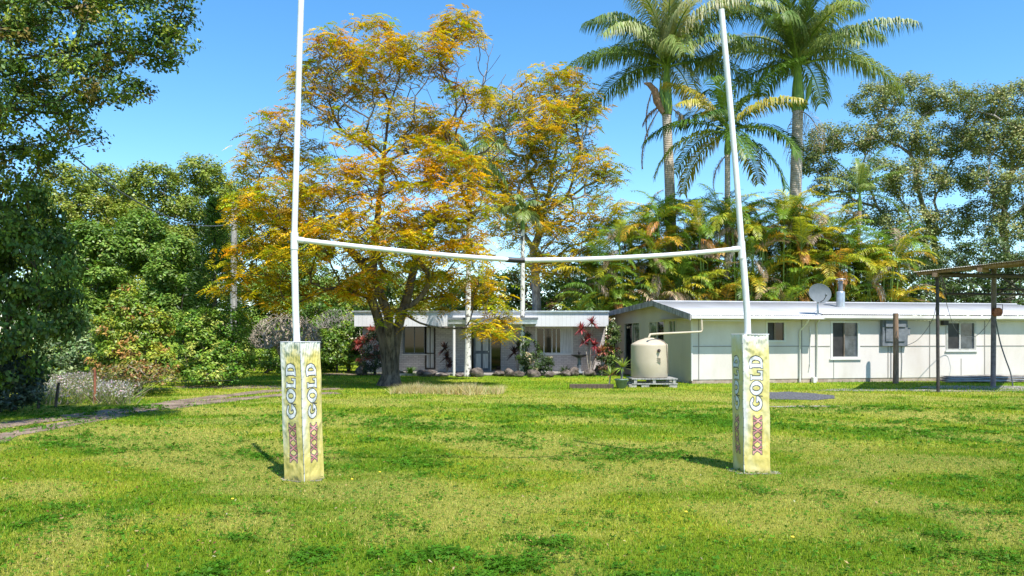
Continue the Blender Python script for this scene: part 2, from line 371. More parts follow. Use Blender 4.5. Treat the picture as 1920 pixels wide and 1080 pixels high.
def skel_mesh(mb, pos, par, r, ch, n=6, flare=None):
    roots = [i for i in range(len(pos)) if par[i] < 0]; stack = [(i, None) for i in roots]
    while stack:
        i, pa = stack.pop(); pts = []; rs = []
        if pa is not None: pts.append(pos[pa]); rs.append(min(r[pa], r[i] * 1.25))
        while True:
            pts.append(pos[i]); rs.append(r[i])
            if not ch[i]: break
            c = sorted(ch[i], key=lambda k: -r[k])
            for k in c[1:]: stack.append((k, i))
            i = c[0]
        if len(pts) > 1:
            if flare and pa is None: rs = [a * (1 + flare * math.exp(-(p[2] - pts[0][2]) / 0.45)) for a, p in zip(rs, pts)]
            mb.tube(pts, rs, n if rs[0] < 0.08 else 10, cap=False)
def tree(name, label, cat, base, lobes, ncl, per, L, cr, pal, seed, stems=None, bark='bark', group=None, leaf='leaf', pin=False,
         shell=0.7, low=-0.6, nbr=None, tip=0.012, seg=0.7, wig=0.12, flare=0.5, up=0.8, droop=0, flat=0.75, trunkname='trunk', rmax=None, ja=0.22, bare=None, nbare=0, stemr=None, rzs=1.0):
    lobes = [(*l[:5], l[5] * rzs) for l in lobes]
    rg = np.random.default_rng(seed); base = np.array([base[0], base[1], gzf(base[0], base[1]) - 0.05])
    t = thing(name, label, cat, base, 0, group)
    cc, od = lobe_points(rg, lobes, ncl, shell, low)
    if stems is None:
        L_ = np.array(lobes); top = L_[:, :3].mean(0); stems = [[base, base + (top - base) * np.array([0.3, 0.3, 0.45]), top]]
    else: stems = [[base] + list(s) for s in stems]
    tg = cc if nbr is None else cc[:nbr]
    if bare: tg = np.concatenate([tg, lobe_points(rg, bare, nbare, 0.2, -1)[0]])
    pos, par, r, ch = grow(rg, stems, tg, seg, tip, wig)
    if rmax: r = np.minimum(r, 10) * min(1, rmax / r[0]) if r[0] > rmax else r; r = np.maximum(r, tip * 0.8)
    if stemr:
        for i in range(grow.n0): r[i] = max(r[i], stemr[0] * max(0, 1 - (pos[i][2] - base[2]) / stemr[1]) ** 0.8)
    mb = MB(); skel_mesh(mb, local(t, pos), par, r, ch, 5, flare)
    mb.build(trunkname, M[bark], t)
    if pin: q, c = pinnate(rg, cc, cr, per, L, pal)
    else: q, c = clump_leaves(rg, cc, cr, per, L, pal, od, flat, up, ja, droop)
    quads_obj('crown', q, c, M[leaf], t)
    return t
def dup(o, loc, rz, label, scale=1.0, group=None):
    r = o.copy(); C.objects.link(r); r.location = loc; r.rotation_euler = (0, 0, rz); r.scale = (scale,) * 3 if not hasattr(scale, '__len__') else scale
    r['label'] = label
    if group: r['group'] = group
    for chd in list(o.children):
        c = chd.copy(); C.objects.link(c); c.parent = r
        for g in list(chd.children): d = g.copy(); C.objects.link(d); d.parent = c
    return r
def L(px, py, D, rx, rz=None, ry=None):       # a lobe from a place in view
    p = P(px, py, D); return (p[0], p[1], p[2], rx, ry or rx, rz or rx)

# ------------------------------------------------------------------ ground
def patches(x, y):
    """three 0..1 fields of the lawn: dry straw, lush clover, yellow-green"""
    arc = np.hypot(x + 14, y - 2)                 # mower rows bend round the slope
    row = fbm(arc * 0.75 + 3, (y * 0.10 + x * 0.06), 21, 3)
    f = fbm(x * 0.55, y * 0.8, 31, 4)
    dry = ss(0.44, 0.62, 0.55 * row + 0.45 * f)
    dry = np.maximum(dry, 0.9 * ss(0.56, 0.70, fbm(x * 0.35 + 9, y * 0.55, 77, 4)))
    clo = ss(0.46, 0.66, fbm(x * 0.45 + 40, y * 0.75 + 3, 53, 4) * 0.45 + 0.25 * fbm(arc * 0.6 + 11, x * 0.08, 61, 2) + 0.3 * fbm(x * 2.6, y * 3.2, 67, 3))
    dry = dry * (1 - ss(24, 27, y))
    return dry, clo * (1 - dry * 0.5), f
GREEN = np.array([0.18, 0.27, 0.012]); LUSH = np.array([0.07, 0.18, 0.010]); STRAW = np.array([0.43, 0.37, 0.11]); YEL = np.array([0.31, 0.355, 0.025])
def lawn_col(x, y, amt=1.0):
    d, c, f = patches(x, y)
    col = GREEN + (YEL - GREEN) * ss(0.35, 0.6, f)[..., None]
    col = col + (STRAW - col) * (d * 0.55 * amt)[..., None]
    return col + (LUSH * 1.3 - col) * (c * 0.36)[..., None]
def grid_obj(name, xs, ys, zf, mat, colf=None, kind='structure'):
    X, Y = np.meshgrid(xs, ys); V = np.stack([X, Y, zf(X, Y)], -1).reshape(-1, 3); nx = len(xs); ny = len(ys)
    i = np.arange((ny - 1) * (nx - 1)); a = (i // (nx - 1)) * nx + i % (nx - 1)
    Q = np.stack([a, a + 1, a + nx + 1, a + nx], 1)
    o = link(name, np_mesh(name, V, Q, colf(V[:, 0], V[:, 1]) if colf else None, True), mat); o['kind'] = kind; return o
def ground_mat():
    m, t, p = newmat('lawn_ground'); a = N(t, 'ShaderNodeAttribute', attribute_name='Col')
    n = noise(t, 16, 6, rough=0.75); n2 = noise(t, 70, 4, rough=0.8)
    c = mix(t, ramp(t, n, [(0.35, 0.75), (0.6, 0.0)]), a.outputs['Color'], mix(t, 1.0, a.outputs['Color'], (0.45, 0.55, 0.5), 'MULTIPLY'))
    c = mix(t, ramp(t, n2, [(0.55, 0.0), (0.75, 0.55)]), c, (0.34, 0.28, 0.10))
    t.links.new(c, p.inputs['Base Color']); p.inputs['Roughness'].default_value = 0.95; p.inputs['Specular IOR Level'].default_value = 0.1
    bump(t, n2, p, 0.9, 0.03); return m
M['ground'] = ground_mat()
xs = np.unique(np.concatenate([np.linspace(-600, -40, 15), np.linspace(-40, 40, 321), np.linspace(40, 600, 15)]))
ys = np.unique(np.concatenate([np.linspace(-60, 0, 10), np.linspace(0, 60, 261), np.linspace(60, 900, 15)]))
grid_obj('ground', xs, ys, gz, M['ground'], lambda x, y: lawn_col(x, y, 0.9))

def ribbon(name, pts, width, mat, seed, lift=0.006, wn=0.35, step=0.12, kind='structure', nacross=6):
    pts = np.array([p[:2] for p in pts]); d = np.r_[0, np.cumsum(np.linalg.norm(np.diff(pts, axis=0), axis=1))]
    s = np.arange(0, d[-1], step); c = np.stack([np.interp(s, d, pts[:, k]) for k in (0, 1)], 1)
    for _ in range(6): c[1:-1] = (c[:-2] + c[2:] + 2 * c[1:-1]) / 4
    t = unit(np.gradient(c, axis=0)); nrm = np.stack([-t[:, 1], t[:, 0]], 1)
    wl = width / 2 * (1 + wn * (fbm(s * 1.2, s * 0, seed, 4) * 2 - 1) * 1.6); wr = width / 2 * (1 + wn * (fbm(s * 1.2, s * 0 + 7, seed + 3, 4) * 2 - 1) * 1.6)
    V = []
    for k in range(nacross + 1):
        f = k / nacross; off = wl * (1 - f) - wr * f; q = c + nrm * off[:, None]; V.append(np.stack([q[:, 0], q[:, 1], gz(q[:, 0], q[:, 1]) + lift], 1))
    V = np.stack(V, 1); m = len(s); k = nacross + 1; V = V.reshape(-1, 3)
    i = np.arange((m - 1) * nacross); a = (i // nacross) * k + i % nacross
    o = link(name, np_mesh(name, V, np.stack([a, a + k, a + k + 1, a + 1], 1), None, True), mat); o['kind'] = kind; return c
near_rut = [G(-150, 858), G(0, 820), G(100, 800), G(200, 781), G(300, 766), G(400, 753), G(480, 745), G(540, 740), G(640, 736)]
far_rut = [G(-150, 822), G(0, 797), G(150, 779), G(280, 763), G(400, 745), G(480, 736), G(560, 731), G(640, 729)]
rc1 = ribbon('dirt_track', near_rut, 0.75, M['dirt'], 3)
rc2 = ribbon('dirt_track', far_rut, 0.85, M['dirt'], 8, lift=0.012)
LBX = P(571, 898, 9.75); RBX = P(1409, 885, 10.25)
# bare dark gravel patches near the long house
def patch(name, c, rx, ry, mat, seed, lift=0.01):
    rg = np.random.default_rng(seed); n = 60; V = [(c[0], c[1], gzf(c[0], c[1]) + lift + 0.015)]
    for ring in (0.5, 1.0):
        for k in range(n):
            a = 2 * math.pi * k / n; r = ring * (1 + (float(fbm(math.cos(a) * 2 + 9, math.sin(a) * 2 + 9, seed, 4)) - 0.5) * 0.9)
            x = c[0] + rx * r * math.cos(a); y = c[1] + ry * r * math.sin(a); V.append((x, y, gzf(x, y) + lift))
    fs = [(0, 1 + k, 1 + (k + 1) % n) for k in range(n)] + [(1 + k, 1 + n + k, 1 + n + (k + 1) % n, 1 + (k + 1) % n) for k in range(n)]
    me = bpy.data.meshes.new(name); me.from_pydata(V, [], fs); o = link(name, me, mat); o['kind'] = 'structure'; return o
patch('bare_soil', (LBX[0], LBX[1] + .03), .27, .25, M['ash'], 21, 0.004); patch('bare_soil', (RBX[0], RBX[1] - .05), .32, .26, M['ash'], 22, 0.004)
patch('gravel_patch', G(1485, 742), 1.15, 1.7, M['gravel'], 4)
patch('bare_soil', G(1740, 731), 3.6, 0.9, M['ash'], 6)
patch('bare_soil', G(1870, 727), 2.6, 1.2, M['ash'], 11, 0.016)
patch('bare_soil', G(440, 727), 2.2, 0.8, M['dirt'], 13)
patch('bare_soil', G(1500, 763), 0.9, 0.3, M['ash'], 15)
patch('garden_bed', P(930, 690, 37.3), 8.0, 1.5, M['soil'], 17, 0.02)

# grass blades
def blades(name, D0, D1, n, h, wdt, seed, clover=0.0):
    rg = np.random.default_rng(seed)
    u = rg.random(n); D = np.sqrt(D0 ** 2 + u * (D1 ** 2 - D0 ** 2)) if D1 < 13 else D0 * (D1 / D0) ** u
    x = rg.uniform(-0.70, 0.70, n) * D; y = D
    k = np.ones(n, bool)
    for rc in (rc1, rc2):
        sel = y > 12
        m = np.full(n, 9.0)
        idx = np.where((y > 11) & (x < -2))[0]
        for c in range(0, len(rc), 3): m[idx] = np.minimum(m[idx], np.hypot(x[idx] - rc[c, 0], y[idx] - rc[c, 1]))
        k &= (m > 0.30 + 0.12 * rg.random(n)) | (rg.random(n) < 0.16)
    g1 = G(1485, 742); k &= (((x - g1[0]) / 1.2) ** 2 + ((y - g1[1]) / 1.8) ** 2 > 1)
    x = x[k]; y = y[k]; n = len(x)
    d, c, f = patches(x, y); z = gz(x, y)
    az = rg.uniform(0, 2 * np.pi, n); sc_ = np.maximum(1, y / 12.0) ** 0.8
    hh = h * rg.uniform(0.5, 1.3, n) * (1 - 0.35 * d) * (1 + 0.25 * c) * sc_ ** 0.5; ww = wdt * rg.uniform(0.7, 1.4, n) * sc_
    lean = rg.uniform(0.2, 1.0, n) * hh
    bx = np.cos(az); by = np.sin(az); la = az + rg.uniform(0.8, 2.3, n)
    root = np.stack([x, y, z - 0.005], 1); tip = np.stack([x + np.cos(la) * lean, y + np.sin(la) * lean, z + hh], 1)
    wv = np.stack([bx, by, 0 * bx], 1) * (ww / 2)[:, None]
    q = np.stack([root - wv, root + wv, tip], 1)
    col = jitter(rg, lawn_col(x, y, 0.9), 0.28)
    dead = rg.random(n) < (0.06 + 0.32 * d); col[dead] = jitter(rg, np.tile(STRAW * 1.12, (dead.sum(), 1)), 0.22)
    lu = rg.random(n) < 0.16 + 0.4 * c; col[lu] = jitter(rg, np.tile(LUSH * 1.25, (lu.sum(), 1)), 0.3)
    o = quads_obj(name, q, col, M['grass'], None); o['kind'] = 'stuff'; o['label'] = 'mown green lawn grass with dry straw patches'; o['category'] = 'grass'
def cloverleaves(n, seed):
    rg = np.random.default_rng(seed); D = 5.2 * (20 / 5.2) ** rg.random(n * 3); x = rg.uniform(-0.7, 0.7, n * 3) * D
    d, c, f = patches(x, D); hi = fbm(x * 3.2, D * 3.2, 90, 3)
    k = (rg.random(n * 3) < c * 1.3 * ss(0.45, 0.62, hi) + 0.04); x = x[k]; y = D[k]
    n = len(x); z = gz(x, y) + rg.uniform(0.015, 0.045, n); cc = np.stack([x, y, z], 1); Q = []
    az = rg.uniform(0, 6.28, n); nr = unit(rg.normal(0, 0.35, (n, 3)) + np.array([0, 0, 1]))
    for j in range(3):
        a = az + j * 2.09; t = np.stack([np.cos(a), np.sin(a), 0.1 + 0 * a], 1); t = unit(t - nr * (t * nr).sum(1, keepdims=True))
        s = 0.020 * np.maximum(1, y / 9) * rg.uniform(0.7, 1.3, n)
        Q.append(leaf_quads(cc + t * (s / 2)[:, None], t, nr, s, s * 0.95))
    col = jitter(rg, np.tile(LUSH * np.array([0.9, 0.95, 1]), (n, 1)), 0.25)
    o = quads_obj('clover', np.concatenate(Q), np.tile(col, (3, 1)), M['grass'], None); tag(o, 'dark green clover growing through the lawn', 'clover', kind='stuff')
blades('grass', 5.0, 12.5, 400000, 0.028, 0.0070, 41)
blades('grass', 12.5, 27, 240000, 0.036, 0.010, 42)
blades('grass', 27, 48, 60000, 0.04, 0.011, 43)
cloverleaves(90000, 44)
# dead leaves and small yellow flowers scattered over the lawn
rg = np.random.default_rng(50); n = 1500; D = 5.3 * (19 / 5.3) ** rg.random(n); x = rg.uniform(-0.68, 0.68, n) * D; k = (x < -1.5) | (rg.random(n) < 0.3); x = x[k]; D = D[k]; n = len(x)
cc = np.stack([x, D, gz(x, D) + 0.035], 1); nr = unit(rg.normal(0, 0.4, (n, 3)) + np.array([0, 0, 1]))
q = leaf_quads(cc, np.cross(nr, rg.normal(0, 1, (n, 3))), nr, rg.uniform(0.025, 0.05, n), rg.uniform(0.012, 0.025, n))
tag(quads_obj('fallen_leaves', q, jitter(rg, pick(rg, [(0.16, 0.07, 0.03, 2), (0.34, 0.22, 0.10, 2), (0.42, 0.33, 0.2, 1)], n)), M['leaf_dull'], None), 'brown fallen leaves scattered over the lawn', 'leaves', kind='stuff')
for k_, (px, py, lb) in enumerate([(1286, 970, 'yellow dandelion alone in front of the right goal pad, towards the middle'), (1486, 1015, 'yellow dandelion lowest in the picture, below and right of the right pad'), (712, 893, 'yellow dandelion a stride right of the left goal pad'), (436, 944, 'yellow dandelion left of and nearer than the left goal pad'), (1006, 795, 'yellow dandelion farthest away, midway between the two pads'), (660, 907, 'yellow dandelion closest to the foot of the left goal pad')]):
    g = G(px, py); t = thing('dandelion', lb, 'flower', (g[0], g[1], gzf(g[0], g[1])), 0, 'dandelions in the lawn')
    MB().tube([(0, 0, 0), (0.004, 0, 0.03), (0.003, 0.002, 0.055)], 0.002, 5).build('stalk', M['crownshaft'], t)
    if k_ == 0: ym = mottled('petal_yellow', (0.75, 0.50, 0.02), (0.8, 0.6, 0.05), 30, 0.7, 0)
    MB().lathe([(0.002, 0.05), (0.015, 0.056), (0.017, 0.062), (0.010, 0.067), (0.0, 0.068)], n=10).build('flower_head', ym, t)

# ------------------------------------------------------------------ rugby goal
LB = P(571, 898, 9.75); RB = P(1409, 885, 10.25)      # axis of each post at the ground
LB[2] = gzf(LB[0], LB[1]); RB[2] = gzf(RB[0], RB[1])
goal = thing('rugby_goal', 'tall white pipe rugby goal with a sagging crossbar standing on the lawn', 'goal', ((LB[0] + RB[0]) / 2, 10.0, 0))
def smooth_path(pts, n=40):
    pts = [np.array(p) for p in pts]; out = []; m = len(pts)
    for i in range(m - 1):
        p0 = pts[max(i - 1, 0)]; p1 = pts[i]; p2 = pts[i + 1]; p3 = pts[min(i + 2, m - 1)]
        for k in range(n):
            t = k / n; out.append(0.5 * ((2 * p1) + (-p0 + p2) * t + (2 * p0 - 5 * p1 + 4 * p2 - p3) * t * t + (-p0 + 3 * p1 - 3 * p2 + p3) * t ** 3))
    out.append(pts[-1]); return out
DL = LB[1]; DR = RB[1]
lp = smooth_path([(LB[0], LB[1], -0.1), P(556.5, 640, DL), P(553, 520, DL), P(552, 450, DL), P(556, 300, DL), P(560, 150, DL), P(565, -8, DL)], 8)
rp = smooth_path([(RB[0], RB[1], -0.1), P(1402, 622, DR), P(1396, 520, DR), P(1391, 462, DR), P(1379, 310, DR), P(1365, 150, DR), P(1352.5, 18, DR)], 8)
for path, j, D_ in ((lp, 450, DL), (rp, 467, DR)):
    t_ = MB().tube(local(goal, path), [0.042 if p[2] < 2.95 else 0.037 for p in path], 16)
    up_ = t_.build('upright', M['pipe_white'], goal)
    jx = 552 if D_ == DL else 1391.5
    a, b = P(jx, j + 18, D_), P(jx + (0.3 if D_ == DL else -1.5), j - 14, D_)
    MB().tube(local(goal, [a, b]), 0.047, 16).build('sleeve', M['pipe_white'], up_)
cb1 = smooth_path([P(552, 449, DL), P(650, 460, DL + .06), P(760, 471.5, DL + .12), P(860, 480.5, DL + .18), P(955, 487, DL + .25)], 8)
cb2 = smooth_path([P(978, 488, DL + .26), P(1080, 486.5, DL + .31), P(1190, 482, DL + .37), P(1290, 475.5, DL + .43), P(1391, 466, DR)], 8)
cbo = MB().tube(local(goal, cb1), 0.031, 14).tube(local(goal, cb2), 0.031, 14).build('crossbar', M['pipe_white'], goal)
MB().tube(local(goal, [P(948, 486.7, DL + .25), P(966, 488, DL + .255), P(984, 488.3, DL + .26)]), 0.034, 14).build('tape_joint', M['tape'], cbo)
MB().tube(local(goal, [P(552, 449, DL), P(570, 451, DL + .01)]), 0.038, 14).build('end_socket', M['pipe_white'], cbo)
MB().tube(local(goal, [P(1391, 466, DR), P(1372, 468, DR - .01)]), 0.038, 14).build('end_socket', M['pipe_white'], cbo)

# letter shapes in a unit frame: x across the stroke of the word (reading direction), y up; returned as (outer, holes)
def ell(cx, cy, rx, ry, n=40, a0=0, a1=2 * math.pi): return [(cx + rx * math.cos(a0 + (a1 - a0) * k / n), cy + ry * math.sin(a0 + (a1 - a0) * k / n)) for k in range(n + (0 if a1 - a0 > 6.28 else 1))]
def glyph(ch):
    if ch == 'O': return [ell(0.5, 0.5, 0.5, 0.5)], [ell(0.5, 0.5, 0.19, 0.30)]
    if ch == 'D': return [[(0, 0), (0, 0.15), (0.06, 0.15), (0.06, 0.85), (0, 0.85), (0, 1)] + [(0.45, 1)] + ell(0.42, 0.5, 0.52, 0.5, 24, math.pi / 2, -math.pi / 2)], [[(0.36, 0.2)] + ell(0.42, 0.5, 0.21, 0.30, 20, -math.pi / 2, math.pi / 2) + [(0.36, 0.8)]]
    if ch == 'L': return [[(0, 0), (0, 0.16), (0.07, 0.16), (0.07, 0.84), (0, 0.84), (0, 1), (0.5, 1), (0.5, 0.84), (0.38, 0.84), (0.38, 0.2), (0.66, 0.2), (0.7, 0.42), (0.86, 0.42), (0.86, 0)]], []
    if ch == 'G':
        o = ell(0.5, 0.5, 0.5, 0.5, 40, 0.55, 2 * math.pi - 0.35)
        i = ell(0.5, 0.5, 0.20, 0.30, 30, 2 * math.pi - 0.75, 0.85)
        return [o + [(0.97, 0.0), (0.99, 0.48), (0.55, 0.48), (0.55, 0.34), (0.66, 0.32)] + i + [(0.80, 0.68)]], []
    if ch == 'X': return [[(0, 0), (0, .13), (.12, .13), (.36, .5), (.12, .87), (0, .87), (0, 1), (.42, 1), (.42, .87), (.37, .87), (.5, .66), (.63, .87), (.58, .87), (.58, 1), (1, 1), (1, .87), (.88, .87), (.64, .5), (.88, .13), (1, .13), (1, 0), (.58, 0), (.58, .13), (.63, .13), (.5, .34), (.37, .13), (.42, .13), (.42, 0)]], []
def inside(px, py, poly):
    c = np.zeros(px.shape, bool); n = len(poly)
    for i in range(n):
        x1, y1 = poly[i]; x2, y2 = poly[(i + 1) % n]
        if y1 == y2: continue
        k = ((y1 > py) != (y2 > py)) & (px < (x2 - x1) * (py - y1) / (y2 - y1) + x1); c ^= k
    return c
def edge_d(px, py, poly):
    d = np.full(px.shape, 9.0); n = len(poly)
    for i in range(n):
        a = np.array(poly[i]); b = np.array(poly[(i + 1) % n]); e = b - a; l2 = max(e @ e, 1e-12)
        t = np.clip(((px - a[0]) * e[0] + (py - a[1]) * e[1]) / l2, 0, 1); d = np.minimum(d, np.hypot(px - a[0] - t * e[0], py - a[1] - t * e[1]))
    return d
def print_index(U, Vv, W, H):
    """material of each cell of a pad face: U across 0..W, V up 0..H"""
    mi = np.zeros(U.shape, int)
    def put(ch, v0, v1, u0, u1, fill, ol, olw):
        # letters lie on their side: reading upwards, tops towards small U
        sel = (Vv > v0 - 0.03) & (Vv < v1 + 0.03); 
        if not sel.any(): return
        gx = U * 0; outs, holes = glyph(ch)
        S = [[(u1 - y * (u1 - u0), v0 + x * (v1 - v0)) for x, y in pl] for pl in outs]; Hs = [[(u1 - y * (u1 - u0), v0 + x * (v1 - v0)) for x, y in pl] for pl in holes]
        pu, pv = U[sel], Vv[sel]; inn = np.zeros(pu.shape, bool); ed = np.full(pu.shape, 9.0)
        for pl in S: inn |= inside(pu, pv, pl); ed = np.minimum(ed, edge_d(pu, pv, pl))
        for pl in Hs: inn &= ~inside(pu, pv, pl); ed = np.minimum(ed, edge_d(pu, pv, pl))
        cur = mi[sel]; cur[ed < olw] = ol; cur[inn & (ed >= olw * 0.5)] = fill; mi[sel] = cur
    c0, c1 = 0.30 * W, 0.76 * W
    frame = edge_d(U, Vv, [(0.16 * W, 0.19 * H), (0.5 * W, 0.165 * H), (0.84 * W, 0.19 * H), (0.84 * W, 0.44 * H), (0.66 * W, 0.44 * H), (0.5 * W, 0.415 * H), (0.36 * W, 0.44 * H), (0.16 * W, 0.44 * H)]) < 0.0035
    mi[frame] = 4
    frame = edge_d(U, Vv, [(0.22 * W, 0.2 * H), (0.78 * W, 0.2 * H), (0.78 * W, 0.425 * H), (0.22 * W, 0.425 * H)]) < 0.0028; mi[frame] = 4
    v = 0.138 * H; xh = 0.070 * H
    for k in range(4): put('X', v, v + xh, 0.34 * W, 0.69 * W, 3, 2, 0.0075); v += xh + 0.0
    v = 0.452 * H
    for ch, h in (('G', 0.108), ('O', 0.103), ('L', 0.080), ('D', 0.096)):
        put(ch, v, v + h * H, 0.24 * W, 0.73 * W, 1, 2, 0.0085); v += (h + 0.0045) * H
    return mi
def pad(name, label, base, H, W, yaw, lean, seed, wr, tone):
    """square pad sleeve, a corner towards the camera; lean moves the top sideways"""
    t = thing(name, label, 'post pad', base, 0); rg = np.random.default_rng(seed)
    c0 = np.array([[-W / 2, -W / 2], [W / 2, -W / 2], [W / 2, W / 2], [-W / 2, W / 2]])
    R = np.array([[math.cos(yaw), -math.sin(yaw)], [math.sin(yaw), math.cos(yaw)]]); c = c0 @ R.T
    Vs = []; Fs = []; MI = []; CO = []; b = 0
    for f in range(4):
        a, e = c[f], c[(f + 1) % 4]; printed = True
        nu, nv = (72, 380) if c[f][1] + c[(f + 1) % 4][1] < 0.05 else (36, 170)
        u = np.linspace(0, 1, nu + 1); v = np.linspace(0, 1, nv + 1); U, Vv = np.meshgrid(u, v)
        nrm = np.array([e[1] - a[1], -(e[0] - a[0])]); nrm /= np.linalg.norm(nrm)
        em = np.minimum(1, np.minimum(U, 1 - U) * 10); 
        s1 = fbm(U * 2.0 + Vv * 3 + f * 7, Vv * 8.0 - U * 1.5, seed + f, 3) - 0.5; s2 = fbm(U * 5 - Vv * 12 + f, Vv * 22 + U * 4, seed + 31 + f, 2) - 0.5
        fold = np.sin((U * 2.2 - Vv * 2.6 + 0.35 * s1) * 22) * ss(0.72, 1.0, Vv)
        ed = wr * em * (s1 * 0.055 + s2 * 0.016 * (0.4 + ss(0.5, 1, Vv)) + fold * 0.0030 * (1 + ss(0.5, 1.0, wr)))
        bulge = 0.012 * np.sin(np.pi * U) * np.sin(np.pi * np.clip(Vv, 0, 1)) 
        x = a[0] + (e[0] - a[0]) * U + nrm[0] * (ed + bulge); y = a[1] + (e[1] - a[1]) * U + nrm[1] * (ed + bulge)
        # corners wander with the height
        wx = (fbm(Vv * 4, Vv * 0 + 2, seed + 60, 3) - 0.5) * 0.022 * wr; wy = (fbm(Vv * 4, Vv * 0 + 8, seed + 61, 3) - 0.5) * 0.02 * wr
        z = Vv * H + (0.008 * np.sin(U * 9 + f) * (Vv > 0.999)) - 0.02 * (Vv < 0.001)
        x = x + lean[0] * Vv + wx; y = y + lean[1] * Vv + wy
        V = np.stack([x, y, z], -1).reshape(-1, 3); k = nu + 1; i = np.arange(nu * nv); q = (i // nu) * k + i % nu
        Fs.append(np.stack([q, q + 1, q + k + 1, q + k], 1) + b); Vs.append(V); b += len(V)
        uc = (U[:-1, :-1] + U[1:, 1:]) / 2 * W; vc = (Vv[:-1, :-1] + Vv[1:, 1:]) / 2 * H
        MI.append(print_index(uc, vc, W, H).ravel())
        # print: yellow, bleached to white beside the seams and at the top
        uu, vv = U.ravel(), Vv.ravel(); nn = fbm(uu * 3, vv * 13, seed + 5 + f, 4)
        wl = tone[f][0] * ss(0.34, 0.0, uu + (nn - 0.5) * 0.3) * ss(0.12, 0.4, vv); wrr = tone[f][1] * ss(0.66, 1.0, uu + (nn - 0.5) * 0.3) * ss(0.12, 0.4, vv)
        wt = ss(0.86, 1.0, vv + (nn - 0.5) * 0.12) * 0.9
        wgt = np.clip(np.maximum(np.maximum(wl, wrr), wt) + (nn - 0.55) * 0.12, 0, 1)[:, None]
        yel = np.array([0.56, 0.46, 0.12]); pale = np.array([0.60, 0.53, 0.22]); wh = np.array([0.60, 0.61, 0.61])
        yy = yel + (pale - yel) * ss(0.35, 0.65, fbm(uu * 2 + 5, vv * 5, seed + 15, 3))[:, None]
        g = ss(0.05, 0.0, vv + (nn - 0.5) * 0.05)[:, None]
        col = yy + (wh - yy) * wgt; col = col + (np.array([0.30, 0.26, 0.10]) - col) * g * 0.7; CO.append(col)
    me = np_mesh('sleeve', np.concatenate(Vs), np.concatenate(Fs), np.concatenate(CO), True, np.concatenate(MI))
    link('sleeve', me, [M['vinyl'], M['print_white'], M['print_grey'], M['print_red'], M['print_line']], t)
    m = MB(); cc = c * 0.97
    m.add([(cc[k][0] + lean[0], cc[k][1] + lean[1], H - 0.012) for k in range(4)], [(0, 1, 2, 3)])
    m.build('foam_top', M['print_white'], t)
    # welt along the front corner and stitched ties
    k = int(np.argmin(c[:, 1])); s_ = MB(); pts = []
    for i in range(31):
        v = i / 30; wx = float(fbm(np.array(v * 4.), np.array(2.), seed + 60, 3) - 0.5) * 0.022 * wr; wy = float(fbm(np.array(v * 4.), np.array(8.), seed + 61, 3) - 0.5) * 0.02 * wr
        pts.append((c[k][0] + lean[0] * v + wx, c[k][1] + lean[1] * v + wy - 0.002, v * H))
    s_.tube(pts, 0.0045, 6).build('corner_seam', M['print_white'], t)
    s_ = MB()
    for i in range(14): p = pts[2 + i * 2]; q_ = pts[min(30, 4 + i * 2)]; s_.tube([(p[0], p[1] - 0.0055, p[2]), (p[0] - 0.012, p[1] + 0.003, p[2] + .003), (p[0], p[1] - 0.0065, p[2] + 0.004), (p[0] + 0.012, p[1] + 0.003, p[2] + .003), (p[0], p[1] - .0055, p[2] + .008), (q_[0], q_[1] - .0055, q_[2])], 0.0015, 4)
    s_.build('lacing', M['print_grey'], t)
    m = MB(); ring = [(c[q][0] * 1.004 + lean[0], c[q][1] * 1.004 + lean[1], H + 0.002) for q in range(4)]
    m.tube(ring, 0.007, 6, closed=True).build('top_hem', M['print_white'], t)
    return t
pad('goal_post_pad', 'faded yellow goal post pad with both printed faces sunlit, on left post', (LB[0], LB[1], LB[2] - 0.01), 1.70, 0.335, rad(60), (-0.050, 0), 5, 0.75, [(0.9, 0.1), (0.9, 0.1), (.5, .5), (0.9, 0.05)])
pad('goal_post_pad', 'yellow and white goal post pad with a creased shaded left face, on the right post', (RB[0], RB[1], RB[2] - 0.01), 1.78, 0.352, rad(7), (-0.022, 0), 15, 0.95, [(1.0, 0.1), (.5, .5), (.5, .5), (0.3, 0.1)])

# ------------------------------------------------------------------ long white house
A1 = rad(10); HC = np.array([337 / F * 29.6, 29.6, 0.0])
hu = np.array([math.cos(A1), math.sin(A1), 0]); hv = np.array([-math.sin(A1), math.cos(A1), 0])
house = thing('long_white_house', 'long low white panelled house with a white corrugated roof and gable end', 'house', (HC[0], HC[1], 0), A1)
def on_front(px, t=0.0):       # s along the front wall (offset t) hit by the sight line through column px
    k = (px - 960) / F; o = HC + hv * t; return (k * o[1] - o[0]) / (hu[0] - k * hu[1])
def zf(py, s, t=0.0): p = HC + hu * s + hv * t; return EYE + (HZ - py) / F * p[1]
def on_gable(px, s=0.0):
    k = (px - 960) / F; o = HC + hu * s; return (k * o[1] - o[0]) / (hv[0] - k * hv[1])
LEN = 16.5; DEP = 9.4; WH = 2.42
op = []
for x0, x1, y0, y1 in ((1437, 1472, 602, 640), (1559, 1610, 601, 671), (1775, 1828, 602, 656)):
    a, b = on_front(x0), on_front(x1); op.append((a, b, zf(y1, (a + b) / 2), min(zf(y0, (a + b) / 2), WH - 0.06)))
def wall_x(mb, x0, x1, ops, z0, z1, y0, y1):
    cur = x0
    for a, b, c, d in sorted(ops):
        mb.box(cur, a, y0, y1, z0, z1); mb.box(a, b, y0, y1, z0, c); mb.box(a, b, y0, y1, d, z1); cur = b
    mb.box(cur, x1, y0, y1, z0, z1)
mb = MB(); wall_x(mb, 0, LEN, op, 0.16, WH, 0, 0.12); mb.box(LEN - 0.12, LEN, 0.12, DEP, 0.16, WH); mb.box(0, LEN, DEP, DEP + 0.12, 0.16, 2.85)
mb.build('front_wall', M['fibro'], house)
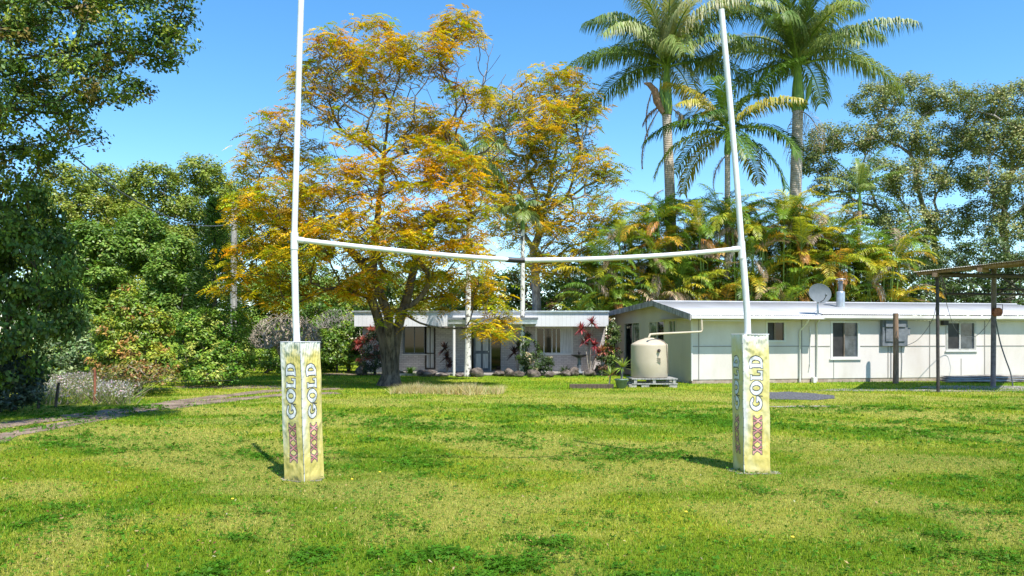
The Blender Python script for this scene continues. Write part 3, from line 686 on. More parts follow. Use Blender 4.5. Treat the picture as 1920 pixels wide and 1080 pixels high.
mb = MB(); mb.box(0.02, LEN - 0.02, 0.02, 0.3, -0.2, 0.16); mb.build('plinth', M['plinth'], house)
# panel joints and cover strips
mb = MB()
for px in (1310, 1503, 1563, 1665, 1743, 1802, 1846):
    s = on_front(px)
    if any(a - 0.05 < s < b + 0.05 for a, b, c, d in op): mb.box(s - 0.012, s + 0.012, -0.012, 0, 0.16, op[1][2] if px == 1563 else 0.9)
    else: mb.box(s - 0.018, s + 0.018, -0.012, 0, 0.16, WH)
zr = zf(649, 6); cur = 0.0
for a, b, c, d in sorted(op):
    if c < zr + 0.03: mb.box(cur, a - 0.07, -0.015, 0, zr - 0.015, zr + 0.015); cur = b + 0.07
    else: pass
mb.box(cur, LEN, -0.015, 0, zr - 0.015, zr + 0.015)
mb.build('cover_strips', M['fibro_groove'], house)
def window(parent, a, b, c, d, y, fm, split=0.5, gl='glass', gr=None, sill=True, axis='x', sash=None, name='window'):
    """frame around an opening with two panes; the wall face is at y, outward is -y (axis x) or -x (axis y)"""
    def bx(m, u0, u1, w0, w1, z0, z1):
        return m.box(u0, u1, w0, w1, z0, z1) if axis == 'x' else m.box(w0, w1, u0, u1, z0, z1)
    m = MB(); f = 0.045
    bx(m, a - 0.04, a + f, y - 0.022, y + 0.09, c - 0.03, d + 0.04); bx(m, b - f, b + 0.04, y - 0.022, y + 0.09, c - 0.03, d + 0.04)
    bx(m, a + f, b - f, y - 0.022, y + 0.09, d - f, d + 0.04); bx(m, a + f, b - f, y - 0.022, y + 0.09, c - 0.03, c + f)
    w = m.build(name, M[fm], parent); s = a + (b - a) * split
    bx(MB(), a + f, s - 0.02, y + 0.05, y + 0.07, c + f, d - f).build('pane', M[gl], w)
    bx(MB(), s + 0.02, b - f, y + 0.04, y + 0.06, c + f, d - f).build('pane', M[gr or gl], w)
    bx(MB(), s - 0.02, s + 0.02, y + 0.0, y + 0.07, c + f, d - f).build('mullion', M[sash or fm], w)
    if sill: bx(MB(), a - 0.09, b + 0.09, y - 0.06, y - 0.0225, c - 0.075, c - 0.025).build('sill', M['trim_white'], w)
    return w
window(house, *op[0], 0, 'trim_white', 0.45, 'screen', 'glass', sash='brown_frame', sill=False)
window(house, *op[1], 0, 'trim_white', 0.47, 'screen', 'glass_blue', sash='brown_frame')
window(house, *op[2], 0, 'steel_frame', 0.47, 'screen', 'glass_blue', sash='trim_white')
# gable wall: built along local y at x = 0, faces -x
RZ, RT = 3.24, 3.2        # ridge height and how far behind the front wall
def rz_at(t): return 2.58 + (RZ - 2.58) * (t + 0.65) / (RT + 0.65) if t < RT else RZ - (RZ - 2.95) * (t - RT) / (10.0 - RT)
gops = []
for x0, x1, y0, y1 in ((1171, 1200, 596, 720), (1217, 1246, 589, 660), (1254, 1268, 593, 624)):
    a, b = on_gable(x1), on_gable(x0); m_ = (a + b) / 2; D_ = (HC + hv * m_)[1]; gops.append((a, b, max(0.25, EYE + (HZ - y1) / F * D_), min(EYE + (HZ - y0) / F * D_, 2.44)))
mb = MB(); cur = 0.12
for a, b, c, d in sorted(gops):
    mb.box(0, 0.12, cur, a, 0.1, 2.48); mb.box(0, 0.12, a, b, 0.1, c); mb.box(0, 0.12, a, b, d, 2.48); cur = b
mb.box(0, 0.12, cur, DEP, 0.1, 2.48)
mb.add([(0, 0.12, 2.48), (0, DEP, 2.48), (0, DEP, rz_at(DEP) - 0.06), (0, RT, RZ - 0.08), (0, 0.12, rz_at(0.1) - 0.08)], [(0, 4, 3, 2, 1)])
mb.box(0.01, 0.11, 0.3, DEP, -0.2, 0.1)
mb.build('gable_wall', M['cream'], house)
for g, (l_, r_) in zip(gops, (('glass_green', 'glass'), ('glass', 'glass_green'), ('glass_green', 'glass_green'))):
    window(house, *g, 0, 'cream', 0.5, l_, r_, sill=False, axis='y')
mb = MB()
for tt in (2.2, 4.4, 6.6): mb.box(-0.012, 0, tt - 0.015, tt + 0.015, 0.1, 2.3)
mb.box(-0.012, 0, 0.2, 1.5, 1.0, 1.03)
mb.build('cover_strips', M['cream'], house)
MB().box(-0.02, 0.03, -0.02, -0.0155, 0.12, WH).build('corner_trim', M['trim_white'], house)
# roof sheets (real corrugations)
def corrugated(name, x0, x1, pa, pb, mat, parent, pitch=0.076, amp=0.009, under=True):
    """pa, pb = (y,z) of lower and upper edge"""
    n = int((x1 - x0) / pitch * 6); xs_ = np.linspace(x0, x1, n); ph = amp * np.sin(2 * np.pi * xs_ / pitch)
    V = np.concatenate([np.stack([xs_, np.full(n, pa[0]), pa[1] + ph], 1), np.stack([xs_, np.full(n, pb[0]), pb[1] + ph], 1)])
    i = np.arange(n - 1); Q = np.stack([i, i + 1, i + 1 + n, i + n], 1)
    o = link(name, np_mesh(name, V, Q, None, True), mat, parent)
    s = o.modifiers.new('thick', 'SOLIDIFY'); s.thickness = 0.004; s.offset = -1; return o
SL = on_front(1543, -0.65); GO = -0.36
corrugated('roof_sheet', GO, SL, (-0.68, rz_at(-0.68)), (RT, RZ), M['roof'], house)
corrugated('roof_sheet', SL + 0.005, LEN + 0.4, (-0.28, rz_at(-0.28)), (RT, RZ - 0.003), M['roof'], house)
corrugated('roof_sheet', GO, LEN + 0.4, (10.0, 2.95), (RT, RZ), M['roof'], house)
mb = MB(); mb.tube([(GO - .02, RT, RZ + 0.012), (LEN + .4, RT, RZ + 0.012)], 0.035, 8); mb.build('ridge_cap', M['roof'], house)
mb = MB(); mb.box(GO, SL, -0.63, 0, 2.425, 2.44); mb.box(SL, LEN + 0.3, -0.23, 0, 2.425, 2.44)
mb.box(GO + 0.1, -0.0, 0.0, RT, 2.47, 2.475); mb.build('soffit', M['cream'], house)
g1 = MB(); g1.box(GO + 0.03, SL, -0.76, -0.64, 2.43, 2.55); g1.build('gutter', M['trim_white'], house, 0.01)
g1 = MB(); g1.box(SL + 0.01, LEN + 0.4, -0.36, -0.24, 2.48, 2.60); g1.build('gutter', M['trim_white'], house, 0.01)
mb = MB(); mb.box(SL - 0.02, SL, -0.63, -0.24, 2.44, 2.58); mb.box(SL + 0.01, LEN + 0.3, -0.236, -0.226, 2.44, 2.5); mb.build('eave_board', M['trim_white'], house)
# mossy barge boards on the gable
mb = MB()
for (ta, za), (tb, zb) in ((((-0.78), 2.61), (RT, RZ + 0.04)), ((RT, RZ + 0.04), (10.05, 3.0))):
    x0, x1 = GO - 0.04, GO
    vs = [(x0, ta, za - 0.23), (x0, ta, za), (x0, tb, zb), (x0, tb, zb - 0.23), (x1, ta, za - 0.23), (x1, ta, za), (x1, tb, zb), (x1, tb, zb - 0.23)]
    mb.add(vs, [(0, 1, 2, 3), (4, 7, 6, 5), (0, 4, 5, 1), (1, 5, 6, 2), (2, 6, 7, 3), (3, 7, 4, 0)])
mb.build('barge_board', M['barge'], house)
mb = MB();  mb.add([(GO, 0.0, 2.60), (0, 0.0, 2.60), (0, RT, RZ - .09), (GO, RT, RZ - .09)], [(0, 1, 2, 3)]); mb.add([(GO, RT, RZ - .09), (0, RT, RZ - .09), (0, 10.0, 2.86), (GO, 10.0, 2.86)], [(0, 1, 2, 3)])
mb.build('gable_soffit', M['cream'], house)
# rain pipes
def wp(px, py, t): s = on_front(px, t); return (s, t, zf(py, s, t))
mb = MB(); mb.tube([wp(1315, 597, -0.7), wp(1317, 619, -0.7), wp(1314, 622, -0.7), wp(1296, 623, -0.8), wp(1232, 626, -1.6), wp(1219, 627, -1.75), wp(1216, 634, -1.75)], 0.038, 10)
mb.build('tank_inlet_pipe', M['beige'], house)
s = on_front(1498); mb = MB(); mb.tube([(s + 0.05, -0.62, 2.44), (s + 0.05, -0.5, 2.3), (s, -0.07, 2.0), (s, -0.07, 0.05)], 0.035, 8); mb.build('downpipe', M['trim_white'], house)
s = on_front(1530); mb = MB(); mb.tube([(s, -0.3, 2.5), (s, -0.25, 2.42), (s, -0.06, 2.3), (s, -0.06, 0.05)], 0.03, 8); mb.build('downpipe', M['trim_white'], house)
s = on_front(1518); mb = MB(); mb.tube([(s, -0.03, 2.2), (s, -0.03, 0.75), (s - 0.05, -0.03, 0.45)], 0.014, 6); mb.box(s - 0.03, s + 0.03, -0.05, 0, 1.95, 2.15); mb.box(s - 0.02, s + 0.02, -0.06, 0, 0.62, 0.75); mb.build('conduit', M['trim_white'], house)
s = on_front(1523); mb = MB(); mb.box(s - 0.07, s + 0.07, -0.2, -0.02, 0.0, 0.22); mb.build('drain_box', M['trim_white'], house, 0.01)
# door in the deep eave shade
a, b = on_front(1505), on_front(1516)
mb = MB(); mb.box(on_front(1290) + 0.3, on_front(1385), -0.60, -0.57, 2.35, 2.38); mb.build('soffit_rod', M['trim_white'], house)
# meter box
a, b = on_front(1650), on_front(1697); z0, z1 = zf(649, a), zf(600, a)
mb = MB(); mb.box(a, b, -0.16, -0.0155, z0, z1); mt_ = mb.build('meter_box', M['grey_paint'], house, 0.01)
mb = MB(); mb.box(a + 0.12, b - 0.14, -0.20, -0.1625, z0 + 0.18, z1 - 0.32); mb.build('box_door', M['grey_paint'], mt_, 0.008)
mb = MB(); mb.box(a + 0.10, b - 0.12, -0.24, -0.1625, z1 - 0.28, z1 - 0.02); mb.build('box_hood', M['grey_paint'], mt_, 0.008)
mb = MB(); mb.box(b, b + 0.14, -0.12, -0.0155, z0 + 0.42, z0 + 0.72); mb.build('switch_box', M['grey_paint'], mt_, 0.006)
mb = MB(); s = on_front(1689); mb.tube([(s, -0.03, z0), (s + 0.03, -0.03, z0 - 0.6), (s, -0.03, 0.1)], 0.012, 6); s = on_front(1670); mb.tube([(s, -0.03, z0), (s, -0.03, 0.1)], 0.012, 6)
mb.build('cable', M['cable'], mt_)
s = on_front(1768); mb = MB(); mb.box(s - 0.12, s + 0.12, -0.18, -0.0155, zf(610, s), zf(601, s)); mb.build('flood_lamp', M['black_metal'], house, 0.01)

def W1(s, t, z): q = HC + hu * s + hv * t; return (q[0], q[1], z)
roof_z = rz_at
# flue
s = on_front(1576, 1.9); fl = thing('chimney_flue', 'silver metal chimney flue with a cowl rising from the white roof', 'flue', W1(s, 1.9, roof_z(1.9) - 0.03))
MB().lathe([(0.17, 0), (0.17, 0.62), (0.16, 0.66), (0.09, 0.68)], n=24).build('outer_casing', M['galv'], fl)
MB().lathe([(0.09, 0.66), (0.09, 1.05), (0.10, 1.06), (0.10, 1.1), (0.0, 1.1)], n=20).build('inner_pipe', M['grey_paint'], fl)
MB().lathe([(0.0, 1.22), (0.2, 1.19), (0.2, 1.17), (0.0, 1.18)], n=20).tube([(0.08, 0, 1.08), (0.1, 0, 1.18)], 0.008, 5).tube([(-0.08, 0, 1.08), (-0.1, 0, 1.18)], 0.008, 5).build('cowl', M['galv'], fl)
# satellite dish
s = on_front(1533, -0.5); sd = thing('satellite_dish', 'grey oval satellite dish on a mast above the white gutter', 'satellite dish', W1(s, -0.5, 2.60), A1 + rad(8))
MB().tube([(0, 0, -0.05), (0, 0, 0.62), (0.0, 0.05, 0.75)], 0.03, 8).build('mast', M['galv'], sd)
MB().tube([(0.1, 0.05, 0.05), (0.02, 0.02, 0.45)], 0.012, 6).tube([(0.9, 1.1, 0.24), (0.03, 0.05, 0.5)], 0.010, 6).build('stay', M['grey_paint'], sd)
prof = [(0.0, 0.0)] + [(r, 0.5 * r * r) for r in (0.1, 0.2, 0.3, 0.38, 0.43)] + [(0.44, 0.10), (0.43, 0.085), (0.3, 0.03), (0.0, -0.015)]
m = MB(); m.lathe(prof, n=40); Mx = Matrix.Translation((0.05, 0.0, 0.80)) @ Matrix.Rotation(rad(-8), 4, 'Z') @ Matrix.Rotation(rad(78), 4, 'X') @ Matrix.Diagonal((1.06, 0.86, 1, 1))
m.v = [tuple(Mx @ Vector(v)) for v in m.v]; m.build('reflector', M['dish'], sd)
MB().tube([(0.02, 0, 0.45), (0.03, -0.3, 0.55), (0.04, -0.42, 0.70)], 0.014, 6).build('feed_arm', M['black_metal'], sd)
MB().lathe([(0.0, 0), (0.035, 0), (0.035, 0.1), (0, 0.1)], (0.04, -0.42, 0.70), 12).build('receiver', M['grey_paint'], sd)

# water tank on its stand
TB = P(1217.5, 708, 28.0); tk = thing('water_tank', 'beige domed plastic rainwater tank on a low stand by the gable', 'water tank', (TB[0], TB[1], 0.33))
R_ = 0.645; m = MB(); m.lathe([(0.0, 0), (R_ - 0.02, 0), (R_, 0.03), (R_ + 0.005, 0.6), (R_, 1.12), (R_ - 0.005, 1.17), (R_ - 0.05, 1.205), (0.40, 1.31), (0.22, 1.365), (0.18, 1.37), (0.175, 1.40), (0.0, 1.405)], n=48); m.build('tank_shell', M['beige'], tk)
m = MB(); m.tube([(0.22, -R_ + 0.02, 0.96), (0.22, -R_ - 0.05, 0.96)], 0.055, 14); m.tube([(0.22, -R_ - 0.03, 0.99), (0.22, -R_ - 0.06, 0.97), (0.24, -R_ - 0.07, 0.90)], 0.02, 6); m.build('overflow_outlet', M['black_metal'], tk)
m = MB(); pts = [(0.2, -0.1, 1.39), (0.42, -0.3, 1.30), (0.53, -0.38, 1.19), (0.56, -0.37, 0.9), (0.59, -0.33, 0.45), (0.60, -0.30, 0.15)]; m.tube(pts, 0.014, 6); m.build('hose', M['brown_frame'], tk)
m = MB()
for k in range(5): m.box(0.15 + 0.02 * (k % 2), 0.30, -R_ - 0.004 + 0.03 * 0, -R_ + 0.05, 0.70 - k * 0.035, 0.708 - k * 0.035)
m.build('embossed_label', M['beige'], tk)
st = thing('tank_stand', 'low weathered timber pallet stand under the beige water tank', 'stand', (TB[0], TB[1], 0))
m = MB()
for y in (-0.68, 0, 0.62):
    for x in (-0.6, 0.05, 0.75): m.box(x - 0.05, x + 0.05, y - 0.04, y + 0.04, 0.16, 0.285)
m.build('upright_block', M['wood_grey'], st)
m = MB()
for k in range(9): m.box(-0.72, 0.86, -0.74 + k * 0.165, -0.62 + k * 0.165, 0.287, 0.325)
m.build('deck_boards', M['wood_grey'], st)
m = MB()
for y in (-0.70, 0, 0.62): m.box(-0.72, 0.86, y - 0.04, y + 0.05, 0.12, 0.158)
m.build('bearer', M['wood_grey'], st)
m = MB()
for x in (-0.68, -0.25, 0.72):
    for y in (-0.62, 0.5): m.box(x - 0.15, x + 0.12, y - 0.1, y + 0.1, -0.05, 0.118)
m.build('concrete_block', M['concrete'], st, 0.01)

# ------------------------------------------------------------------ low brick house behind the tree
h2 = thing('low_brick_house', 'low flat roofed white brick house with a deep white board fascia behind the orange tree', 'house', (P(900, 700, 38.4)[0], 38.4, 0))
hx = h2.location[0]
def X2(px, D=38.4): return (px - 960) / F * D - hx
def Z2(py, D=38.4): return EYE + (HZ - py) / F * D
ops = [(X2(757), X2(797), Z2(663), Z2(612)), (X2(798), X2(815), 0.22, Z2(612)), (X2(884), X2(939), 0.12, Z2(622)), (X2(1005), X2(1073), Z2(663), Z2(614))]
mb = MB(); wall_x(mb, X2(680), X2(1134), ops, -0.1, 2.32, 0, 0.2); mb.box(X2(680), X2(680) + 0.2, 0.2, 9, -0.1, 2.3)
mb.box(X2(680), X2(1134), 9, 9.2, -.1, 2.3); mb.build('brick_wall', M['brick'], h2)
a, b, c, d = ops[0]; window(h2, a, b, c, d, 0, 'grey_paint', 0.5, 'glass')
a, b, c, d = ops[1]; w2 = window(h2, a, b, c, d, 0, 'black_metal', 0.5, 'curtain', 'curtain', sill=False); MB().box(a + .05, b - .05, -0.01, 0.035, 0.95, 1.0).build('transom', M['black_metal'], w2)
a, b, c, d = ops[3]; w2 = window(h2, a, b, c, d, 0, 'trim_white', 0.68, 'glass', 'curtain')
for px in (1020, 1035, 1043): MB().box(X2(px) - .02, X2(px) + .02, 0.0, 0.045, c + 0.046, d - 0.046).build('mullion', M['trim_white'], w2)
a, b, c, d = ops[2]
dr = MB().box(X2(888), X2(919), 0.06, 0.1, 0.12, d).build('door', M['grey_paint'], h2)
m = MB(); xa, xb = X2(888), X2(919); xm = (xa + xb) / 2
for (u0, u1) in ((xa + .1, xm - .05), (xm + .05, xb - .1)):
    for (v0, v1) in ((0.25, 0.95), (1.1, 1.75)): m.box(u0, u1, 0.04, 0.0595, v0, v1)
m.build('door_panel', M['curtain'], dr); MB().tube([(xb - 0.08, 0.0, 1.05), (xb - 0.08, 0.058, 1.05)], 0.03, 10).build('handle', M['galv'], dr)
MB().box(X2(921), X2(938), 0.07, 0.1, 0.12, d).build('side_light', M['glass'], h2)
MB().box(X2(884), X2(887.5), 0.07, 0.1, 0.12, d).build('side_light', M['glass'], h2)
MB().box(X2(919), X2(921), 0.03, 0.12, 0.12, d).build('door_frame', M['trim_white'], h2)
# fascia and flat roof; the canopy in front of the door
Df = 37.2; yo = Df - 38.4
mb = MB(); mb.box(X2(664, Df), X2(1141, Df), yo, yo + 0.06, Z2(612, Df), Z2(585.5, Df)); mb.box(X2(664, Df), X2(664, Df) + 0.06, yo + 0.06, 9.6, Z2(612, Df), Z2(585.5, Df)); mb.build('fascia', M['boards'], h2)
mb = MB(); mb.box(X2(660, Df), X2(1142, Df), yo - 0.08, yo + 0.1, Z2(585.5, Df), Z2(582.5, Df)); mb.build('roof_edge', M['galv'], h2)
mb = MB(); mb.box(X2(664, Df) + .06, X2(1140, Df), yo + 0.1, 9.6, 2.86, 2.90); mb.build('roof', M['galv'], h2)
mb = MB(); mb.box(X2(664, Df) + .06, X2(1140, Df), yo + 0.06, 0.0, Z2(612, Df) + 0.005, Z2(612, Df) + 0.04); mb.build('soffit', M['trim_white'], h2)
Dc = 35.6; yc = Dc - 38.4; cx0, cx1 = X2(840, Dc), X2(1007, Dc); zt, zb = Z2(596.5, Dc), Z2(607.5, Dc)
cn = MB().box(cx0, cx1, yc, yc + 0.05, zb, zt).box(cx1 - .05, cx1, yc + .05, yo - 0.003, zb, zt).box(cx0, cx0 + .05, yc + .05, yo - 0.003, zb, zt).build('canopy', M['galv'], h2)
mb = MB(); mb.box(cx0 + .05, cx1 - .05, yc + .05, yo - .003, zt - 0.06, zt - 0.03); mb.build('canopy_sheet', M['roof'], cn)
mb = MB(); mb.box(cx0, cx1 + .05, yc - .06, yc - .002, zt - 0.07, zt + .03); mb.build('canopy_gutter', M['grey_paint'], cn)
mb = MB(); mb.tube([(X2(851, Dc), yc + 0.12, 0), (X2(851, Dc), yc + 0.12, zb)], 0.065, 12); mb.build('canopy_post', M['trim_white'], h2)
mb = MB(); mb.box(X2(755), X2(1134), -2.4, -0.003, -0.1, 0.10); mb.build('porch_slab', M['concrete'], h2)
for px in (931 + 62,): MB().tube([(X2(px), -0.3, 2.25), (X2(px), -0.3, 1.95)], 0.01, 5).lathe([(0.0, 1.72), (0.05, 1.74), (0.08, 1.85), (0.03, 1.96)], (X2(px), -0.3, 0), 12).build('porch_lamp', M['trim_white'], h2)

# ------------------------------------------------------------------ open shed on the right
PA = G(1759, 736); PB_ = P(1862, 724, 27.9)
sh = thing('open_shed', 'rusty corrugated open shed roof on black steel posts at the right edge', 'shed', (PA[0], PA[1], 0), rad(4))
def lw(p): return tuple(local(sh, np.array(p)))
m = MB(); m.tube([lw((PA[0], PA[1], -0.1)), lw(P(1757.5, 514, 25.2))], 0.052, 8); m.build('post', M['black_metal'], sh)
m = MB(); m.tube([lw((PB_[0], PB_[1], -0.1)), lw(P(1864, 505, 27.9))], 0.085, 10); m.build('post', M['purple_metal'], sh)
m = MB(); pr_ = P(2010, 700, 26); m.tube([lw((pr_[0], pr_[1], -0.1)), lw((pr_[0], pr_[1], 4.2))], 0.06, 8); m.build('post', M['black_metal'], sh)
m = MB(); m.tube([lw(P(1770, 551, 28.0)), lw(P(2010, 553, 28.5))], 0.045, 6); m.tube([lw(P(1868, 543, 28)), lw(P(2010, 543, 28))], 0.04, 6)
m.tube([lw(P(1765, 516, 25.3)), lw(P(1775, 551, 28))], 0.03, 6); m.tube([lw(P(1870, 515, 27.9)), lw(P(1925, 551, 28))], 0.03, 6); m.tube([lw(P(1870, 553, 27.9)), lw(P(1925, 512, 28))], 0.03, 6)
m.tube([lw(P(1800, 516, 25.4)), lw(P(1850, 543, 28))], 0.022, 6)
m.build('brace', M['black_metal'], sh)
m = MB(); m.tube([lw(P(1742, 513, 25.1)), lw(P(2020, 520, 25.6))], 0.05, 6); m.tube([lw(P(1755, 517, 27.6)), lw(P(2020, 520, 28.0))], 0.05, 6)
m.build('roof_beam', M['black_metal'], sh)
# corrugated roof plane given by 4 world corners
q00, q10, q11, q01 = [np.array(lw(p)) for p in (P(1712, 510, 24.6), P(2030, 474, 23.6), P(2030, 486, 28.2), P(1733, 507, 28.4))]
n_ = 420; uu = np.linspace(0, 1, n_); rows = np.linspace(0, 1, 5); V = []
for r_ in rows:
    a = q00 + (q01 - q00) * r_; b = q10 + (q11 - q10) * r_; q = a + (b - a) * uu[:, None]; q[:, 2] += 0.012 * np.sin(uu * 2 * np.pi * 70) + 0.03 * (fbm(uu * 6, uu * 0 + r_, 3, 2) - .5); V.append(q)
V = np.concatenate(V); i = np.arange(4 * (n_ - 1)); a = (i // (n_ - 1)) * n_ + i % (n_ - 1)
o = link('roof_sheet', np_mesh('roof_sheet', V, np.stack([a, a + 1, a + n_ + 1, a + n_], 1), None, True), M['rust_roof'], sh); s_ = o.modifiers.new('t', 'SOLIDIFY'); s_.thickness = 0.006
m = MB()
for f_ in (0.06, 0.22, 0.40, 0.58, 0.76, 0.94):
    a = q00 + (q10 - q00) * 0.02 + (q01 - q00) * f_; b = q10 + (q11 - q10) * f_
    a = a - np.array([0, 0, 0.07]); b = b - np.array([0, 0, 0.07]); m.tube([a, b], 0.075, 4)
for f_ in (0.13, 0.4, 0.7, 0.95):
    a = q00 + (q10 - q00) * f_ - np.array([0, 0, 0.16]); b = q01 + (q11 - q01) * f_ - np.array([0, 0, 0.16]); m.tube([a, b], 0.09, 4)
m.build('rafter', M['wood_brown'], sh)
rl = thing('cable_reel', 'round orange hose reel hung on the thick shed post', 'reel', P(1869, 585, 27.72))
m = MB(); n = 20
for yy, r in ((-0.10, 0.155), (0.06, 0.155)): m.tube([(0.0, yy, 0), (0.0, yy + 0.02, 0)], r, n)
m.tube([(0, -0.08, 0), (0, 0.06, 0)], 0.125, n); m.build('drum', M['rust'], rl)
m = MB(); m.tube([(-0.12, -0.13, 0.1), (-0.12, -0.13, 0.26), (0.12, -0.13, 0.26), (0.12, -0.13, 0.05)], 0.012, 6).tube([(-0.16, 0.0, -0.05), (0, 0.12, 0)], 0.015, 6); m.build('handle', M['black_metal'], rl)
hg = MB(); a = np.array(P(1864, 560, 29.1)); pts = smooth_path([P(1867, 600, 27.7), P(1875, 640, 27.7), P(1885, 672, 27.6), P(1895, 700, 27.6), P(1899, 724, 27.6)], 6)
hg.tube(pts, 0.022, 6); tag(hg.build('hanging_hose', M['cable'], None), 'dark hose hanging from the reel down to the ground at the thick shed post', 'hose')
hg = MB(); pts = smooth_path([P(1758, 560, 25.1), P(1740, 640, 27.5), P(1718, 645, 29.5), P(1698, 648, 30.2)], 8); hg.tube(smooth_path([P(1757, 560, 25.3), P(1748, 600, 27), P(1722, 636, 29.3), P(1697, 649, 30.2)], 8), 0.010, 5)
tag(hg.build('power_lead', M['cable'], None), 'thin dark lead sagging from the slim shed post to the meter box', 'cable')
hg = MB(); hg.tube(smooth_path([P(1862, 588, 27.8), P(1850, 610, 29.7), P(1830, 630, 30.4), P(1812, 632, 30.9), P(1790, 615, 30.7), P(1772, 560, 28), P(1765, 530, 26)], 8), 0.010, 5)
tag(hg.build('power_lead', M['cable'], None), 'thin dark lead looping between both shed posts across the right window', 'cable')
# wooden post in front of the meter box
WP = P(1677, 719, 29.9); wpo = thing('timber_post', 'weathered brown timber post in front of the grey meter box', 'post', (WP[0], WP[1] - 0.1, 0))
m = MB(); m.tube([(0, 0, -0.1), (0.01, 0, 1.2), (0.0, 0, 2.66)], [0.11, 0.10, 0.095], 9); m.build('post_shaft', M['wood_brown'], wpo)
m = MB(); m.tube([(0.0, -0.115, 2.0), (-0.04, -0.13, 1.85), (0.04, -0.13, 1.7)], 0.012, 5); m.build('tie_wire', M['cable'], wpo)
# stack of old corrugated sheets
b0 = P(1765, 716, 30.2); sk = thing('sheet_stack', 'low stack of grey corrugated sheets lying against the white wall', 'metal sheets', (b0[0], b0[1], 0), A1)
for k in range(5):
    n_ = 200; xs_ = np.linspace(0, 4.6 - 0.2 * (k % 2), n_); ph = 0.02 * np.sin(xs_ * 2 * np.pi / 3.3 + k) + 0.008 * np.sin(xs_ * 80); z0 = 0.06 + k * 0.045
    V = np.concatenate([np.stack([xs_ + 0.06 * k, np.full(n_, -0.35 + 0.04 * k), z0 + ph * 0.6], 1), np.stack([xs_ + 0.06 * k, np.full(n_, 0.35), z0 + ph * 0.6 + 0.03], 1)])
    i = np.arange(n_ - 1); o = link('sheet', np_mesh('sheet', V, np.stack([i, i + 1, i + 1 + n_, i + n_], 1), None, True), M['galv'] if k % 2 else M['ash'], sk); s_ = o.modifiers.new('t', 'SOLIDIFY'); s_.thickness = 0.012
# ladder-like leaning stick by the downpipe
s0 = W1(on_front(1501) , -0.25, 0.55); s1 = W1(on_front(1508), -0.05, 0.85)

# ------------------------------------------------------------------ garden furniture, rocks, pots
def rock(px, D, w, h, seed, label):
    x = (px - 960) / F * D; t = bpy.data.meshes.new('rock'); rg = np.random.default_rng(seed)
    n, m = 20, 12; V = []
    for j in range(m + 1):
        ph = math.pi * j / m
        for i in range(n):
            th = 2 * math.pi * i / n; d = np.array([math.sin(ph) * math.cos(th), math.sin(ph) * math.sin(th), math.cos(ph)])
            k = 1 + 0.95 * (float(fbm(np.array(d[0] * 1.3 + 5), np.array(d[1] * 1.3 + d[2] * 1.7 + 5), seed, 4)) - 0.5)
            V.append((d[0] * w * k, d[1] * w * 0.8 * k, h * 0.45 + d[2] * h * 0.62 * k))
    fs = [(j * n + i, (j + 1) * n + i, (j + 1) * n + (i + 1) % n, j * n + (i + 1) % n) for j in range(m) for i in range(n)]
    t.from_pydata(V, [], fs); t.polygons.foreach_set('use_smooth', np.ones(len(fs), bool))
    o = link('rock', t, M['rock']); o.location = (x, D, gzf(x, D)); o.rotation_euler = (0, 0, seed)
    return tag(o, label, 'rock', 'rocks edging the garden bed')
rocks = [(678, 36.2, .42, .62, 'tall dark rock left of the orange tree trunk in the garden edge'), (790, 35.6, .38, .40, 'rounded rock just right of the strappy green clump'), (805, 35.3, .45, .36, 'flat brown rock left of the white canopy post'),
    (830, 35.2, .40, .22, 'low flat rock in front of the white canopy post'), (862, 35.1, .34, .24, 'low dark rock touching the left pale palm trunk'), (895, 35.0, .45, .56, 'largest round boulder right of the left pale palm trunk'),
    (935, 35.6, .40, .34, 'pale lichened rock in front of the front door'), (955, 35.3, .36, .46, 'upright mottled rock between door and flowering shrub'), (972, 35.2, .36, .34, 'reddish rock left of the flowering green shrub'),
    (1000, 34.9, .42, .44, 'wedge shaped rock in front of the flowering green shrub'), (1030, 34.9, .38, .30, 'low grey rock right of the flowering green shrub'), (1062, 35.2, .34, .36, 'grey rock below the dark grass tuft'),
    (1077, 35.4, .34, .50, 'darker rock beside the stone bird bath foot'), (1106, 35.3, .5, .40, 'broad dark rock right of the bird bath'), (1132, 37.0, .7, .62, 'wide pale rock at the far right end of the garden edge'),
    (747, 36.3, .35, .3, 'small rock behind the orange tree trunk')]
for k, (px, D, w_, h_, lb) in enumerate(rocks): rock(px, D, w_ * 0.72, h_ * 0.72, k + 1, lb)
bb = P(1086, 700, 35.9); b_ = thing('bird_bath', 'dark stone bird bath pedestal in front of the white brick wall', 'bird bath', (bb[0], bb[1], 0.1))
MB().lathe([(0.0, 0), (0.20, 0), (0.2, 0.06), (0.10, 0.12), (0.07, 0.3), (0.11, 0.38), (0.07, 0.46), (0.08, 0.68), (0.12, 0.72)], n=20).build('pedestal', M['grey_paint'], b_)
MB().lathe([(0.1, 0.72), (0.28, 0.78), (0.38, 0.86), (0.36, 0.87), (0.2, 0.80), (0.0, 0.79)], n=28).build('bowl', M['tape'], b_)
MB().lathe([(0.03, 0.79), (0.04, 0.9), (0.07, 0.96), (0.03, 1.02), (0.0, 1.15)], n=14).build('finial', M['tape'], b_)
sp = G(1068, 729); sp2 = G(1150, 729)
m = MB(); m.box(0, (sp2[0] - sp[0]), -0.1, 0.1, -0.05, 0.16); o = m.build('timber_sleeper', M['wood_dark'], None, 0.01); o.location = (sp[0], sp[1], 0); tag(o, 'long dark timber sleeper lying on the lawn edge before the house', 'sleeper')
pp = P(1165, 726, 26.8); pt_ = thing('potted_plant', 'spiky yellow green plant in a green pot left of the water tank', 'potted plant', (pp[0], pp[1], gzf(pp[0], pp[1])))
